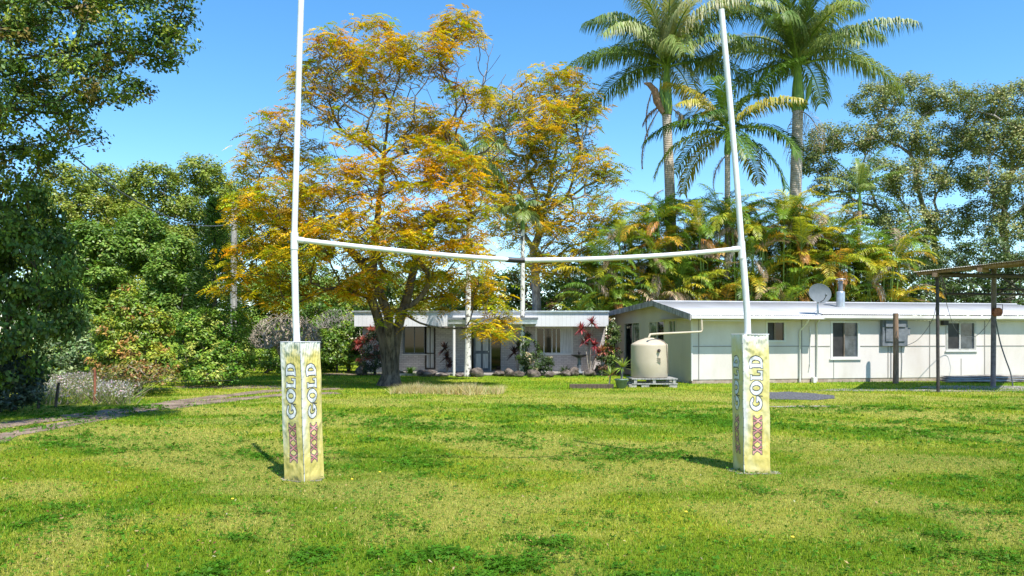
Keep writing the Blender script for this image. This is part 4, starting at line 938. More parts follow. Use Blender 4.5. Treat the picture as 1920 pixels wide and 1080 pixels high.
MB().lathe([(0.0, 0.0), (0.15, 0.0), (0.21, 0.28), (0.24, 0.29), (0.24, 0.33), (0.2, 0.33), (0.18, 0.26), (0, 0.26)], n=24).build('pot', M['pot_green'], pt_)
pp2 = P(1140, 724, 27.6)
def strap_leaves(name, parent, c, n, Lr, w_, pal, seed, up=(0.5, 1.3), mat='leaf', droop=0.9, segs=5):
    """clump of long arching strap leaves, c local to parent"""
    rg = np.random.default_rng(seed); Q = []; CL = []
    az = rg.uniform(0, 6.283, n); el = rg.uniform(*up, n); Ln = rg.uniform(Lr * 0.6, Lr * 1.1, n); col = jitter(rg, pick(rg, pal, n), 0.2)
    dh = np.stack([np.cos(az), np.sin(az), 0 * az], 1); sd_ = np.stack([-np.sin(az), np.cos(az), 0 * az], 1)
    pts = []
    for k in range(segs + 1):
        s = k / segs * Ln; a = el; pts.append(np.array(c) + dh * (s * np.cos(a))[:, None] + np.array([0, 0, 1.0]) * (s * np.sin(a) - droop * s * s / Ln * 0.55)[:, None])
    for k in range(segs):
        w0 = w_ * math.sin(math.pi * (0.12 + 0.88 * (1 - k / segs)) * 0.5 + 0.2) * (1 - (k / segs) ** 3); w1 = w_ * (1 - ((k + 1) / segs) ** 2) 
        Q.append(np.stack([pts[k] - sd_ * w0 / 2, pts[k] + sd_ * w0 / 2, pts[k + 1] + sd_ * w1 / 2, pts[k + 1] - sd_ * w1 / 2], 1)); CL.append(col)
    q = np.concatenate(Q); col = np.concatenate(CL)
    me = np_mesh(name, q.reshape(-1, 3), np.arange(len(q) * 4).reshape(-1, 4), np.repeat(col, 4, axis=0)); return link(name, me, M[mat], parent)
GP = [(0.10, 0.20, 0.02, 3), (0.18, 0.28, 0.03, 2), (0.30, 0.32, 0.05, 1)]
MB().tube([(0, 0, 0.25), (0.02, 0, 0.5), (0.03, 0, 0.72)], 0.04, 8).build('stem', M['bark_pale'], pt_)
strap_leaves('leaves', pt_, (0.03, 0, 0.7), 42, 0.62, 0.05, [(0.25, 0.33, 0.05, 3), (0.4, 0.4, 0.12, 1), (0.12, 0.2, 0.03, 1)], 3, (-0.2, 1.3), droop=0.5)
t2 = thing('spiky_plant', 'small spiky green plant behind the green pot at the house corner', 'plant', (pp2[0] + .2, pp2[1] + 1.3, 0)); MB().tube([(0, 0, 0), (0.05, 0, 0.4)], 0.03, 6).build('stem', M['bark_pale'], t2); strap_leaves('leaves', t2, (0.05, 0, 0.35), 40, 0.55, 0.045, [(0.2, 0.28, 0.05, 3), (0.3, 0.15, 0.08, 1)], 5, (-0.1, 1.3), droop=0.5)
t2 = thing('strappy_clump', 'bright green strappy leaf clump at the foot of the orange tree', 'plant', (P(769, 700, 36.2)[0], 36.2, 0.02)); strap_leaves('leaves', t2, (0, 0, 0), 110, 0.85, 0.05, [(0.12, 0.26, 0.02, 3), (0.2, 0.34, 0.04, 2)], 6, (0.3, 1.4))
t2 = thing('dark_grass_tuft', 'dark green grassy tuft between flowering shrub and bird bath', 'plant', (P(1060, 700, 36.0)[0], 36.0, 0.02)); strap_leaves('leaves', t2, (0, 0, 0), 260, 0.95, 0.025, [(0.03, 0.06, 0.015, 3), (0.06, 0.10, 0.02, 1)], 7, (0.3, 1.4))
t2 = thing('strappy_clump', 'small yellow green strappy clump right of the bird bath', 'plant', (P(1110, 700, 36.6)[0], 36.6, 0.02)); strap_leaves('leaves', t2, (0, 0, 0), 50, 0.55, 0.05, [(0.2, 0.28, 0.04, 3), (0.1, 0.18, 0.03, 1)], 8, (0.3, 1.4))
def cordyline(px, D, stems, pal, label, seed):
    b = P(px, 700, D); t = thing('cordyline', label, 'shrub', (b[0], D, 0.02)); rg = np.random.default_rng(seed); m = MB()
    for (dx, dy, z) in stems: m.tube([(0, 0, 0), (dx * 0.5, dy * 0.5, z * 0.6), (dx, dy, z)], 0.025, 6)
    m.build('stem', M['bark_pale'], t)
    for i, (dx, dy, z) in enumerate(stems): strap_leaves('leaf_head', t, (dx, dy, z), 60, 0.52, 0.07, pal, seed + i, (-0.6, 1.4), droop=0.4)
RED = [(0.30, 0.05, 0.06, 3), (0.45, 0.10, 0.10, 2), (0.18, 0.03, 0.05, 2)]
cordyline(1105, 36.4, [(-.35, 0, 2.1), (0, 0, 1.7), (.25, .1, 1.35), (-.2, .2, 1.5), (.1, -.2, 2.4), (.45, 0, 1.0)], RED, 'tall red leaved cordyline in front of the white brick wall', 31)
cordyline(1128, 35.4, [(.05, 0, 1.1), (.35, .1, 1.3)], [(0.42, 0.20, 0.12, 2), (0.3, 0.1, 0.08, 1)], 'small pinkish cordyline beside the tall red one', 37)
cordyline(838, 37.0, [(0, 0, .8), (.12, 0, .5), (-.1, 0, 1.2)], [(0.05, 0.03, 0.03, 1), (0.10, 0.05, 0.05, 1)], 'thin dark cordyline beside the white canopy post', 38)
cordyline(972, 36.9, [(0, 0, 1.3), (-.2, 0, 1.0)], [(0.10, 0.04, 0.05, 1), (0.05, 0.03, 0.04, 1)], 'dark purple cordyline left of the right pale palm trunk', 39)
cordyline(683, 36.9, [(0, 0, 1.5), (.3, 0, 2.0), (-.3, .2, 1.4)], [(0.5, 0.12, 0.12, 2), (0.35, 0.14, 0.12, 1)], 'pink red cordyline left of the orange tree trunk', 40)
# dry grass strip and weeds beyond the wire fence
def upright_stuff(name, label, cat, xy, h, w_, pal, seed, mat='leaf_dull', hs_=1.0):
    rg = np.random.default_rng(seed); n = len(xy); x, y = xy[:, 0], xy[:, 1]; z = gz(x, y); az = rg.uniform(0, 6.28, n); hh = h * hs_ * rg.uniform(0.3, 1.25, n); ln = rg.normal(0, 0.6, (n, 2)) * hh[:, None]
    wv = np.stack([np.cos(az), np.sin(az), 0 * az], 1) * w_ / 2; r = np.stack([x, y, z - .01], 1); tp = np.stack([x + ln[:, 0], y + ln[:, 1], z + hh], 1)
    return tag(quads_obj(name, np.stack([r - wv, r + wv, tp], 1), jitter(rg, pick(rg, pal, n)), M[mat], None), label, cat, kind='stuff')
rg = np.random.default_rng(70); n = 9000; a = rg.random(n); xy = np.stack([P(735, 0, 24.9)[0] + a * 3.5, 24.9 + rg.normal(0, 0.25, n) + 0.3 * np.sin(a * 6)], 1)
upright_stuff('dry_grass', 'strip of tall dry straw grass at the lawn edge near the orange tree', 'dry grass', xy, 0.30, 0.016, [(0.62, 0.52, 0.28, 3), (0.48, 0.40, 0.20, 1), (0.28, 0.33, 0.08, 1)], 71, hs_=.35 + 1.1 * fbm(xy[:, 0] * 1.6, xy[:, 1], 95, 3))
n = 12000; D = 20.3 + 9 * rg.random(n); pxx = rg.uniform(45, 255, n) + (D - 20) * 4; x = (pxx - 960) / F * D; k = rg.random(n) < ss(.30, .6, fbm(x * .9, D * .9, 91, 3)) * ss(45, 90, pxx - (D - 20) * 4) * ss(258, 200, pxx - (D - 20) * 4); x = x[k]; D = D[k]; n = len(x); hsc = .35 + .75 * fbm(x * .7, D * .5, 93, 3); xy = np.stack([x, D], 1)
upright_stuff('weed_patch', 'patch of grey lilac weeds beyond the wire fence on the left', 'weeds', xy, 0.62, 0.035, [(0.22, 0.27, 0.08, 3), (0.30, 0.26, 0.20, 2), (0.14, 0.20, 0.05, 2)], 73, hs_=hsc)
zz = gz(x, D) + hsc * (0.30 + rg.random(n) * 0.35); cc = np.stack([x + .05, D, zz], 1); nr = unit(rg.normal(0, 1, (n, 3)))
tag(quads_obj('weed_flowers', leaf_quads(cc, np.cross(nr, rg.normal(0, 1, (n, 3))), nr, np.full(n, .06), np.full(n, .045)), jitter(rg, pick(rg, [(0.42, 0.36, 0.38, 3), (0.50, 0.45, 0.42, 2)], n)), M['leaf_dull'], None), 'lilac grey seed heads over the weed patch', 'weeds', kind='stuff')
for px, D, h_, ln_, lb, mt in ((103, 19.6, 0.62, 0.10, 'short dark leaning fence post at the edge of the weeds', 'wood_dark'), (178, 20.6, 0.9, 0.0, 'thin rusty upright fence post before the orange tipped bush', 'rust'), (72, 19.3, 0.5, 0, 'thin grey fence post beside the blue green bush', 'wood_dark'), (477, 40.0, 1.0, 0, 'brown fence post below the bare shrub', 'wood_brown')):
    x = (px - 960) / F * D; m = MB(); m.tube([(0, 0, -.1), (ln_ * .5, 0, h_ * .5), (ln_, 0, h_)], 0.035, 7); t = m.build('fence_post', M[mt], None); t.location = (x, D, gzf(x, D)); tag(t, lb, 'fence post', 'wire fence posts on the left')
m = MB()
for z in (0.25, 0.45): m.tube([(-16, 18.6, z), ((72 - 960) / F * 19.3, 19.25, z), ((103 - 960) / F * 19.6 + .05, 19.55, z), ((178 - 960) / F * 20.6, 20.6, z + .1), (-8.3, 24, z)], 0.003, 4)
tag(m.build('fence_wire', M['cable'], None), 'thin wires strung between the leaning fence posts', 'fence wire')

# ------------------------------------------------------------------ utility pole and cable
up_ = P(438, 700, 34.0); ut = thing('utility_pole', 'grey weathered timber power pole standing in the green bushes', 'utility pole', (up_[0], up_[1], 0))
ztop = P(438, 379, 34)[2]
m = MB(); m.tube([(0.02, 0, -0.2), (0, 0, 3), (0.03, 0, ztop)], [0.15, 0.14, 0.12], 12); m.build('shaft', M['wood_grey'], ut)
m = MB(); m.tube([(-0.18, -0.13, ztop - 0.36), (0.34, -0.13, ztop - 0.36)], 0.014, 6); m.tube([(0.1, -0.1, ztop - 0.85), (0.42, -0.15, ztop - 0.55)], 0.012, 6); m.build('bracket', M['galv'], ut)
m = MB(); m.lathe([(0.0, 0), (0.04, 0.0), (0.05, 0.04), (0.03, 0.06), (0.045, 0.1), (0.0, 0.12)], (0.0, -0.17, ztop - 1.0), 10); m.build('insulator', M['trim_white'], ut)
m = MB(); m.tube(smooth_path([P(434, 421, 33.8), P(395, 424, 31.5), P(350, 419, 29.5), P(290, 396, 27), P(220, 356, 24.5), P(150, 303, 22.5), P(90, 250, 20.8), P(40, 205, 19.6), P(-60, 100, 17.5), P(-250, -130, 15)], 8), 0.022, 6)
tag(m.build('power_cable', M['cable'], None), 'sagging dark power cable running from the grey pole into the left tree', 'power cable')

# ------------------------------------------------------------------ orange trees
JAC = [(0.60, 0.40, 0.012, 6), (0.60, 0.31, 0.015, 2.5), (0.50, 0.42, 0.015, 5), (0.28, 0.34, 0.02, 3.5), (0.44, 0.32, 0.12, .8)]
JACG = [(0.34, 0.37, 0.04, 3), (0.54, 0.44, 0.03, 4), (0.60, 0.38, 0.02, 4), (0.22, 0.29, 0.04, 1.5)]
b = G(730, 722)
lob = [L(650, 130, 29.5, 1.0, .8), L(720, 120, 29, 1.3, .9), L(800, 110, 28.5, 1.1, .8), L(860, 60, 29.5, .9, .7), L(620, 90, 28.5, .7, .6), L(590, 160, 29, .8, .7),
       L(880, 180, 29, .9, .6), L(700, 60, 30.0, .9, .5), L(520, 240, 28.5, .9, .6), L(500, 310, 29, 1.1, .8), L(570, 300, 30.5, 1.2, .7), L(480, 400, 28.5, 1.1, .8), L(540, 380, 27.0, 1.3, .8),
       L(620, 350, 26.8, 1.2, .8), L(700, 340, 27, 1.1, .8), L(780, 310, 27, 1.2, .8), L(850, 330, 28, 1.1, .8), L(660, 260, 27.5, .8, .4), L(700, 420, 26.0, 1.3, .8), L(800, 390, 26.3, 1.3, .9), L(880, 400, 27.5, .9, .9),
       L(470, 500, 28, 1.1, .9), L(560, 470, 26.4, 1.2, .9), L(640, 450, 26.0, 1.2, .7), L(520, 560, 28, 1.1, .7), L(760, 470, 26.0, 1.2, .7), L(850, 500, 27, 1.2, .8), L(700, 540, 26.8, 1.1, .7), L(630, 540, 28.5, 1.2, .6), L(910, 560, 28.5, .8, .6), L(740, 590, 27.5, .6, .4), L(920, 620, 27.8, .8, .35), L(430, 540, 29, .6, .4), L(800, 560, 30, 1, .7), L(600, 400, 31.5, 1.6, 1.0), L(800, 260, 31, 1.2, .6), L(560, 440, 31, 1.6, 1.2), L(720, 470, 31, 1.5, 1.0),
       L(820, 440, 30.5, 1.3, 1.0), L(880, 470, 31, .9, .8), L(940, 600, 29, .5, .3)]
st_ = [[P(727, 690, 28.9), P(723, 640, 28.85), P(706, 585, 28.8), P(700, 530, 28.8), P(702, 450, 28.9), P(716, 330, 29), P(722, 270, 29), P(735, 190, 29)],
       [P(737, 690, 28.9), P(739, 640, 29.0), P(750, 590, 29.1), P(758, 540, 29.3), P(790, 470, 29.6), P(830, 380, 30)],
       [P(732, 690, 28.75), P(731, 630, 28.6), P(726, 570, 28.1), P(690, 500, 27.4), P(630, 440, 27.2)]]
st_[0] += [P(740, 150, 29)]
tree('jacaranda_tree', 'large spreading orange and gold leaved tree with a thick forked trunk before the brick house', 'tree', b, lob + [L(600, 210, 29, .9, .5), L(760, 220, 28.5, 1.3, .5), L(860, 250, 29, 1.1, .5), L(680, 180, 29.5, 1.2, .5)], 2100, 6, 0.50, 0.30, JAC, 101, st_, 'bark', pin=True, leaf='leaf_dull', shell=0.55, low=-0.5, tip=0.009, wig=0.10, seg=0.45, flare=1.3, rmax=0.34, rzs=1.25, stemr=(0.215, 11.0), bare=[L(730, 190, 29, 3.4, 2.0), L(600, 500, 28, 1.6, 1.0), L(880, 110, 29, 1.2, 1.6), L(900, 250, 29, 1.5, 1.5)], nbare=700)
b2 = P(1010, 700, 44)
lob = [L(1010, 150, 43, 1.1, .9), L(1060, 170, 44, 1.2, 1.0), L(1020, 220, 42, 1.3, .8), L(1080, 240, 43, 1.2, .9), L(1000, 300, 42, 1.1, .8), L(1060, 320, 42, 1.4, .9), L(1110, 300, 43, 1.1, .7), L(1140, 330, 43, .8, .7),
       L(980, 370, 42, 1.3, .8), L(1050, 400, 42, 1.5, .9), L(940, 400, 41, .9, 1.0), L(1000, 440, 41.5, 1.3, .7), L(1080, 450, 42, 1.4, .8), L(960, 200, 43, .9, .6), L(1030, 500, 42, 1.3, .6), L(930, 250, 44, .9, .7), L(910, 330, 42, 1, .8), L(930, 180, 43, .8, .5), L(960, 330, 42, 1.2, .7), L(1130, 390, 42, 1.2, .7), L(920, 300, 42, 1, .6), L(1100, 200, 43, .8, .6), L(1010, 250, 41, 1.2, .6)]
tree('jacaranda_tree', 'slimmer sparse orange and green leaved tree left of the tall palms behind the brick house', 'tree', b2, lob, 900, 6, 0.68, 0.44, JACG, 102, [[P(1005, 560, 44), P(1000, 460, 44), P(1030, 350, 43.5), P(1040, 230, 43.5)]], 'bark_pale', pin=True, leaf='leaf_dull', shell=0.4, tip=0.02, wig=0.22, seg=0.7, rmax=0.4, rzs=1.3, low=-.9, bare=[L(1000, 300, 43, 3.4, 4.5), L(920, 180, 43, 1.5, 1.5)], nbare=260)

# ------------------------------------------------------------------ palms
def frond(rg, base, az, el, Ln, droop, K, ll, lw_, pal, hang=0.6, stiff=0.4, basefrac=0.14, sidew=1.0, twist=0.0):
    """returns leaflet quads, colours, rachis points"""
    m = 24; s = np.linspace(0, 1, m); a = el - droop * s ** 1.3
    dx = np.cos(a); dz = np.sin(a); st = Ln / (m - 1)
    r = np.r_[0, np.cumsum(dx[:-1])] * st; z = np.r_[0, np.cumsum(dz[:-1])] * st
    h = np.array([math.cos(az), math.sin(az), 0]); sd_ = np.array([-math.sin(az), math.cos(az), 0])
    bend = twist * s ** 2 * Ln
    pts = base + h * r[:, None] + np.array([0, 0, 1.0]) * z[:, None] + sd_ * bend[:, None]
    sk = np.linspace(basefrac, 0.985, K); pk = np.stack([np.interp(sk, s, pts[:, i]) for i in range(3)], 1); tk_ = unit(np.stack([np.interp(sk, s, np.gradient(pts[:, i])) for i in range(3)], 1))
    Q = []; CL = []; c0 = pick(rg, pal, 1)[0]
    for sg in (-1, 1):
        side = unit(np.cross(tk_, [0, 0, 1.0])) * sg; upv = np.cross(side, tk_) * sg
        l = ll * np.sin(np.pi * (0.12 + 0.80 * sk)) ** 0.7 * rg.uniform(0.85, 1.12, K)
        d1 = unit(side * sidew + tk_ * (0.45 + 0.5 * sk)[:, None] + np.array([0, 0, stiff]) + rg.normal(0, 0.10, (K, 3)))
        d2 = unit(d1 * (1 - hang) + np.array([0, 0, -1.0]) * hang + rg.normal(0, 0.08, (K, 3)))
        d3 = unit(d2 * (1 - hang * .7) + np.array([0, 0, -1.0]) * hang * 0.9)
        p0 = pk; p1 = p0 + d1 * (l * 0.34)[:, None]; p2 = p1 + d2 * (l * 0.36)[:, None]; p3 = p2 + d3 * (l * 0.30)[:, None]
        wv = unit(np.cross(d1, np.cross(side, tk_))) * (lw_ / 2)
        Q += [np.stack([p0 - wv * .5, p0 + wv * .5, p1 + wv, p1 - wv], 1), np.stack([p1 - wv, p1 + wv, p2 + wv * .8, p2 - wv * .8], 1), np.stack([p2 - wv * .8, p2 + wv * .8, p3 + wv * .1, p3 - wv * .1], 1)]
        c = jitter(rg, np.tile(c0, (K, 1)), 0.14); CL += [c, c, c * np.array([1.08, 1.0, .95])]
    return np.concatenate(Q), np.concatenate(CL), pts
def tall_palm(name, label, base, top, r0, shaft, Ls, nf, pal, seed, dead=3, trunk='palm_trunk', el=(0.0, 1.35), K=46, ll=0.95, lw_=0.055, hang=0.62, droop=(1.1, 1.9), group=None, azs=None):
    base = np.array([base[0], base[1], 0.0]); top = np.array(top, float); t = thing(name, label, 'palm tree', base, 0, group); rg = np.random.default_rng(seed)
    mid = base + (top - base) * 0.5 + np.array([rg.normal(0, .1), 0, 0]); path = smooth_path([base, mid, top], 10); n = len(path)
    MB().tube(local(t, path), [r0 * (1.25 - 0.35 * min(1, k / n * 1.2) + 0.5 * math.exp(-k / n * 20)) for k in range(n)], 14).build('trunk', M[trunk], t)
    c = top + np.array([0, 0, shaft]); d = np.array([0, 0, 1.0])
    if shaft > 0.2:
        MB().tube(local(t, [top - d * .02, top + d * shaft * .12, top + d * shaft * .5, top + d * shaft * .85, c + d * .2]), [r0 * 1.02, r0 * 1.15, r0 * .95, r0 * .62, r0 * .45], 14).build('crownshaft', M['crownshaft'], t)
    for k in range(nf):
        e = el[0] + (el[1] - el[0]) * ((k + 0.5) / nf) ** 0.9; az = k * 2.39996 + rg.normal(0, .15) if azs is None else azs[k % len(azs)] + rg.normal(0, .1)
        q, cl, pts = frond(rg, c + d * (0.25 * k / nf), az, e, Ls * rg.uniform(.85, 1.1), rg.uniform(*droop), K, ll, lw_, pal, hang * rg.uniform(.8, 1.15), twist=rg.normal(0, .06))
        o = quads_obj('frond', q, cl, M['leaf'], t)
        MB().tube(local(t, pts), [r0 * 0.22 * (1 - .9 * i / 23) + .006 for i in range(24)], 5).build('midrib', M['crownshaft'], o)
    for k in range(dead):
        az = rg.uniform(0, 6.28) if azs is None else azs[-1 - k]
        q, cl, pts = frond(rg, top + d * .05, az, rg.uniform(-.9, -.2), Ls * rg.uniform(.35, .55), rg.uniform(.8, 1.4), 26, ll * .8, .035, [(0.28, 0.19, 0.12, 2), (0.38, 0.30, 0.20, 1)], .8)
        o = quads_obj('dead_frond', q, cl, M['leaf_dull'], t); MB().tube(local(t, pts), [0.03 * (1 - .8 * i / 23) + .005 for i in range(24)], 5).build('midrib', M['spathe'], o)
    return t, c
ROY = [(0.11, 0.18, 0.04, 4), (0.17, 0.24, 0.06, 3), (0.32, 0.34, 0.16, 1.2), (0.21, 0.27, 0.07, 2)]
D1 = 44.5
t1, c1 = tall_palm('royal_palm', 'tall ringed palm with a brown hanging sheath, left one of the two tallest', P(1254, 700, D1), P(1250, 215, D1), 0.29, 2.7, 6.0, 26, ROY, 201, dead=0, droop=(.95, 1.6), el=(0.2, 1.45), K=84, ll=1.6, lw_=0.06)
tt_ = P(1250, 215, D1); loc = lambda p: tuple(local(t1, np.array(p)))
MB().tube([loc(P(1243, 212, D1 - .3)), loc(P(1232, 190, D1 - .4)), loc(P(1228, 170, D1 - .4)), loc(P(1217, 158, D1 - .4)), loc(P(1208, 156, D1 - .4))], [0.13, 0.22, 0.2, 0.15, 0.05], 8).build('dead_sheath', M['spathe'], t1)
rg = np.random.default_rng(9)
for px, py, el_, ln_, az_ in ((1236, 205, -1.0, 3.6, 3.3), (1238, 200, -0.5, 1.4, 3.0), (1225, 165, -1.2, 3.0, 2.9), (1262, 205, -.6, 1.3, .2)):
    q, cl, pts = frond(rg, P(px, py, D1 - .3), az_, el_, ln_, .7, 30, .6, .04, [(0.26, 0.18, 0.13, 2), (0.36, 0.29, 0.22, 1)], .85); o = quads_obj('dead_frond', q, cl, M['leaf_dull'], t1)
    MB().tube(local(t1, pts), [0.035] * 24, 5).build('midrib', M['spathe'], o)
MB().tube([loc(P(1243, 210, D1 - .25)), loc(P(1240, 180, D1 - .35)), loc(P(1238, 145, D1 - .3))], [0.05, 0.14, 0.015], 8).build('green_spathe', M['crownshaft'], t1)
D2 = 44.0
t2_, c2 = tall_palm('royal_palm', 'tall ringed palm leaning slightly right, right one of the two tallest', P(1478, 700, D2), P(1496, 208, D2), 0.33, 2.6, 6.0, 26, ROY, 207, dead=2, droop=(.95, 1.6), el=(0.15, 1.45), K=84, ll=1.6, lw_=0.06, azs=None)
loc = lambda p: tuple(local(t2_, np.array(p)))
MB().tube([loc(P(1508, 205, D2 - .2)), loc(P(1517, 170, D2 - .3)), loc(P(1524, 135, D2 - .3))], [0.05, 0.13, 0.012], 8).build('green_spathe', M['crownshaft'], t2_)
D3 = 42.0
MIDP = [(0.08, 0.16, 0.02, 4), (0.22, 0.26, 0.03, 3), (0.34, 0.30, 0.04, 2), (0.05, 0.11, 0.02, 2)]
tall_palm('alexander_palm', 'shorter green and yellow fronded palm between the two tall ringed palms', P(1362, 700, D3), P(1364, 290, D3), 0.16, 1.2, 4.8, 20, MIDP, 213, dead=1, el=(-0.45, 1.2), K=52, ll=1.15, lw_=.075, hang=.5, droop=(0.8, 1.5))
D4 = 43
tall_palm('alexander_palm', 'small palm with an upright new leaf right of the tall leaning palm', P(1612, 700, D4), P(1612, 395, D4), 0.11, 0.9, 2.7, 12, [(0.14, 0.22, 0.05, 3), (0.2, 0.26, 0.08, 2), (0.3, 0.30, 0.12, 1)], 219, dead=1, el=(-0.1, 1.5), K=36, ll=0.6, hang=.45, droop=(.7, 1.2))
tall_palm('bangalow_palm', 'pale spotted slim palm trunk beside the round boulder, its crown in the orange tree', P(877, 700, 35.3), P(880, 335, 35.3), 0.115, 0.8, 2.3, 10, ROY, 223, dead=1, trunk='palm_trunk_spotted', el=(-.2, 1.3), K=34, ll=.75)
tall_palm('bangalow_palm', 'pale spotted slim palm trunk rising from the flowering shrub', P(979, 700, 36), P(980, 430, 36), 0.10, 0.6, 1.2, 8, ROY, 229, dead=0, trunk='palm_trunk_spotted', el=(-.1, 1.3), K=30, ll=.6)
# golden cane palms
CANE = [(0.36, 0.39, 0.025, 5), (0.54, 0.44, 0.03, 3.2), (0.18, 0.30, 0.025, 5), (0.08, 0.17, 0.015, 4), (0.58, 0.34, 0.03, .9), (0.42, 0.31, 0.2, .7)]
def cane(px, D, ytop, wid, n, label, seed, ys_=None):
    rg = np.random.default_rng(seed); b = P(px, 700, D); t = thing('golden_cane_palm', label, 'palm tree', (b[0], D, 0), 0, 'golden cane palms behind the long white house')
    zt_ = P(px, ytop, D)[2]; m = MB(); Q = []; CL = []; Qd = []; CD = []
    for i in range(n):
        f = rg.random(); z = zt_ * (0.28 + 0.54 * (i + .5) / n + rg.uniform(-.04, .07)); x = b[0] + rg.uniform(-wid, wid) * (1.05 - 0.35 * (i + .5) / n); y = D + rg.uniform(-1.3, 1.3)
        root = np.array([b[0] + (x - b[0]) * 0.5, D + (y - D) * .5, 0]); top = np.array([x, y, z]); m.tube(local(t, [root, (root + top) / 2 + [0.1, 0, .2], top]), [.05, .045, .04], 6)
        for k in range(7):
            q, cl, pts = frond(rg, top, k * 2.4 + rg.normal(0, .4), rg.uniform(0.65, 1.55), rg.uniform(1.9, 3.1), rg.uniform(1.2, 2.3), 32, rg.uniform(.45, .68), .036, CANE, rg.uniform(.2, .5), .4)
            Q.append(q); CL.append(cl); m.tube(local(t, pts[::4]), .013, 4, False)
        for k in range(rg.integers(0, 2)):
            q, cl, pts = frond(rg, top, rg.uniform(3.2, 6.2), rg.uniform(-.8, 0), rg.uniform(1.2, 1.8), 1.2, 22, .5, .04, [(0.33, 0.24, 0.15, 2), (0.45, 0.40, 0.34, 2), (0.5, 0.24, 0.06, 2)], .7); Q.append(q); CL.append(cl)
    m.build('stems', M['crownshaft'], t); quads_obj('crown', np.concatenate(Q), np.concatenate(CL), M['leaf'], t)
canes = [(1130, 42, 455, 1.5, 13, 'shorter cane palm clump at the left end, beside the brick house roof'), (1185, 42, 395, 1.5, 17, 'cane palm clump left of the left tall palm, above the gable peak'), (1250, 42, 362, 1.6, 20, 'cane palm clump at the foot of the left tall palm'),
         (1318, 42, 368, 1.5, 20, 'cane palm clump between the left tall palm and the middle palm'), (1385, 42, 360, 1.6, 20, 'cane palm clump behind the right goal upright'), (1450, 42, 366, 1.5, 20, 'cane palm clump left of the leaning tall palm'),
         (1515, 42, 372, 1.5, 19, 'cane palm clump just right of the leaning tall palm, behind the satellite dish'), (1580, 42, 395, 1.5, 18, 'cane palm clump directly behind the chimney flue'), (1640, 42, 420, 1.3, 16, 'yellowest cane palm clump at the right end of the row')]
for k, c_ in enumerate(canes): cane(*c_[:4], int(c_[4] * 1.3), c_[5], seed=300 + k)

# ------------------------------------------------------------------ left foreground trees
CAM = [(0.065, 0.12, 0.02, 4), (0.12, 0.19, 0.025, 3), (0.26, 0.32, 0.04, 1.3), (0.20, 0.15, 0.04, .8)]
lob = [L(40, 40, 14.5, 1.5, 1.1), L(150, 60, 14, 1.0, .7), L(230, 40, 14, .8, .5), L(300, 30, 14, .55, .4), L(335, 80, 14, .3, .22), L(290, 100, 14.3, .45, .25), L(190, 150, 14, .75, .35), L(240, 165, 14.2, .35, .25), L(110, 190, 14.5, .7, .35), L(150, 235, 14.3, .35, .15),
       L(20, 200, 15, 1.2, .6), L(40, 280, 15.5, .7, .4), L(-20, 380, 16, 1.0, .9), L(300, -40, 14, .8, .4), L(150, -60, 14.5, 1.4, .8), L(-150, -100, 15, 2.6, 2.0), L(-250, 150, 16, 2.4, 2.2), L(-60, 120, 13.5, 1.2, 1.2)]
tree('camphor_tree', 'big dark leafy tree at the top left whose branches reach over the lawn', 'tree', (-13.6, 16.5), lob + [L(60, 240, 15, 1.2, .5), L(100, 130, 14.3, 1.0, .7), L(20, 330, 16, 1.0, .7)], 2000, 44, 0.085, 0.25, CAM, 401, [[(-13.3, 16.4, 3.5), P(-200, 250, 15.8), P(-60, 120, 15), P(60, 110, 14.6), P(160, 90, 14.3)]], 'bark_dark', leaf='leaf_shiny', shell=0.35, low=-1, tip=0.008, wig=.08, seg=.4, rmax=.4, flat=.6)
WEEP = [(0.05, 0.10, 0.015, 4), (0.09, 0.16, 0.02, 3), (0.17, 0.25, 0.05, 1)]
lob = [L(0, 400, 17, 1.1, .9), L(50, 420, 17, .8, .6), L(40, 500, 17, 1.2, .9), L(95, 490, 17.4, .55, .6), L(60, 590, 17.5, 1.0, .7), L(105, 560, 17.6, .5, .5), L(-40, 600, 17, 1.3, 1.2), L(0, 680, 18, 1.0, .6), L(-120, 450, 17.5, 1.6, 1.6)]
tree('weeping_tree', 'dense dark green drooping tree at the left edge above the track', 'tree', (-11.9, 18.2), lob, 620, 46, 0.12, 0.28, WEEP, 402, None, 'bark_dark', leaf='leaf_shiny', shell=.5, low=-1, tip=.008, droop=1.2, up=.3, seg=.5, rmax=.25)
lob = [L(20, 700, 18.6, .75, .5), L(-30, 690, 18.4, .9, .7), L(55, 730, 18.4, .35, .3), L(0, 745, 18.2, .7, .3)]
tree('blue_green_bush', 'blue grey leafed bush under the dark tree at the left edge', 'shrub', (-11.9, 18.9), lob, 230, 40, 0.10, .2, [(0.06, 0.09, 0.06, 3), (0.10, 0.14, 0.09, 2), (0.04, 0.07, 0.04, 2)], 403, None, 'bark_dark', shell=.4, low=-1, tip=.006, seg=.3, rmax=.06, up=.4)

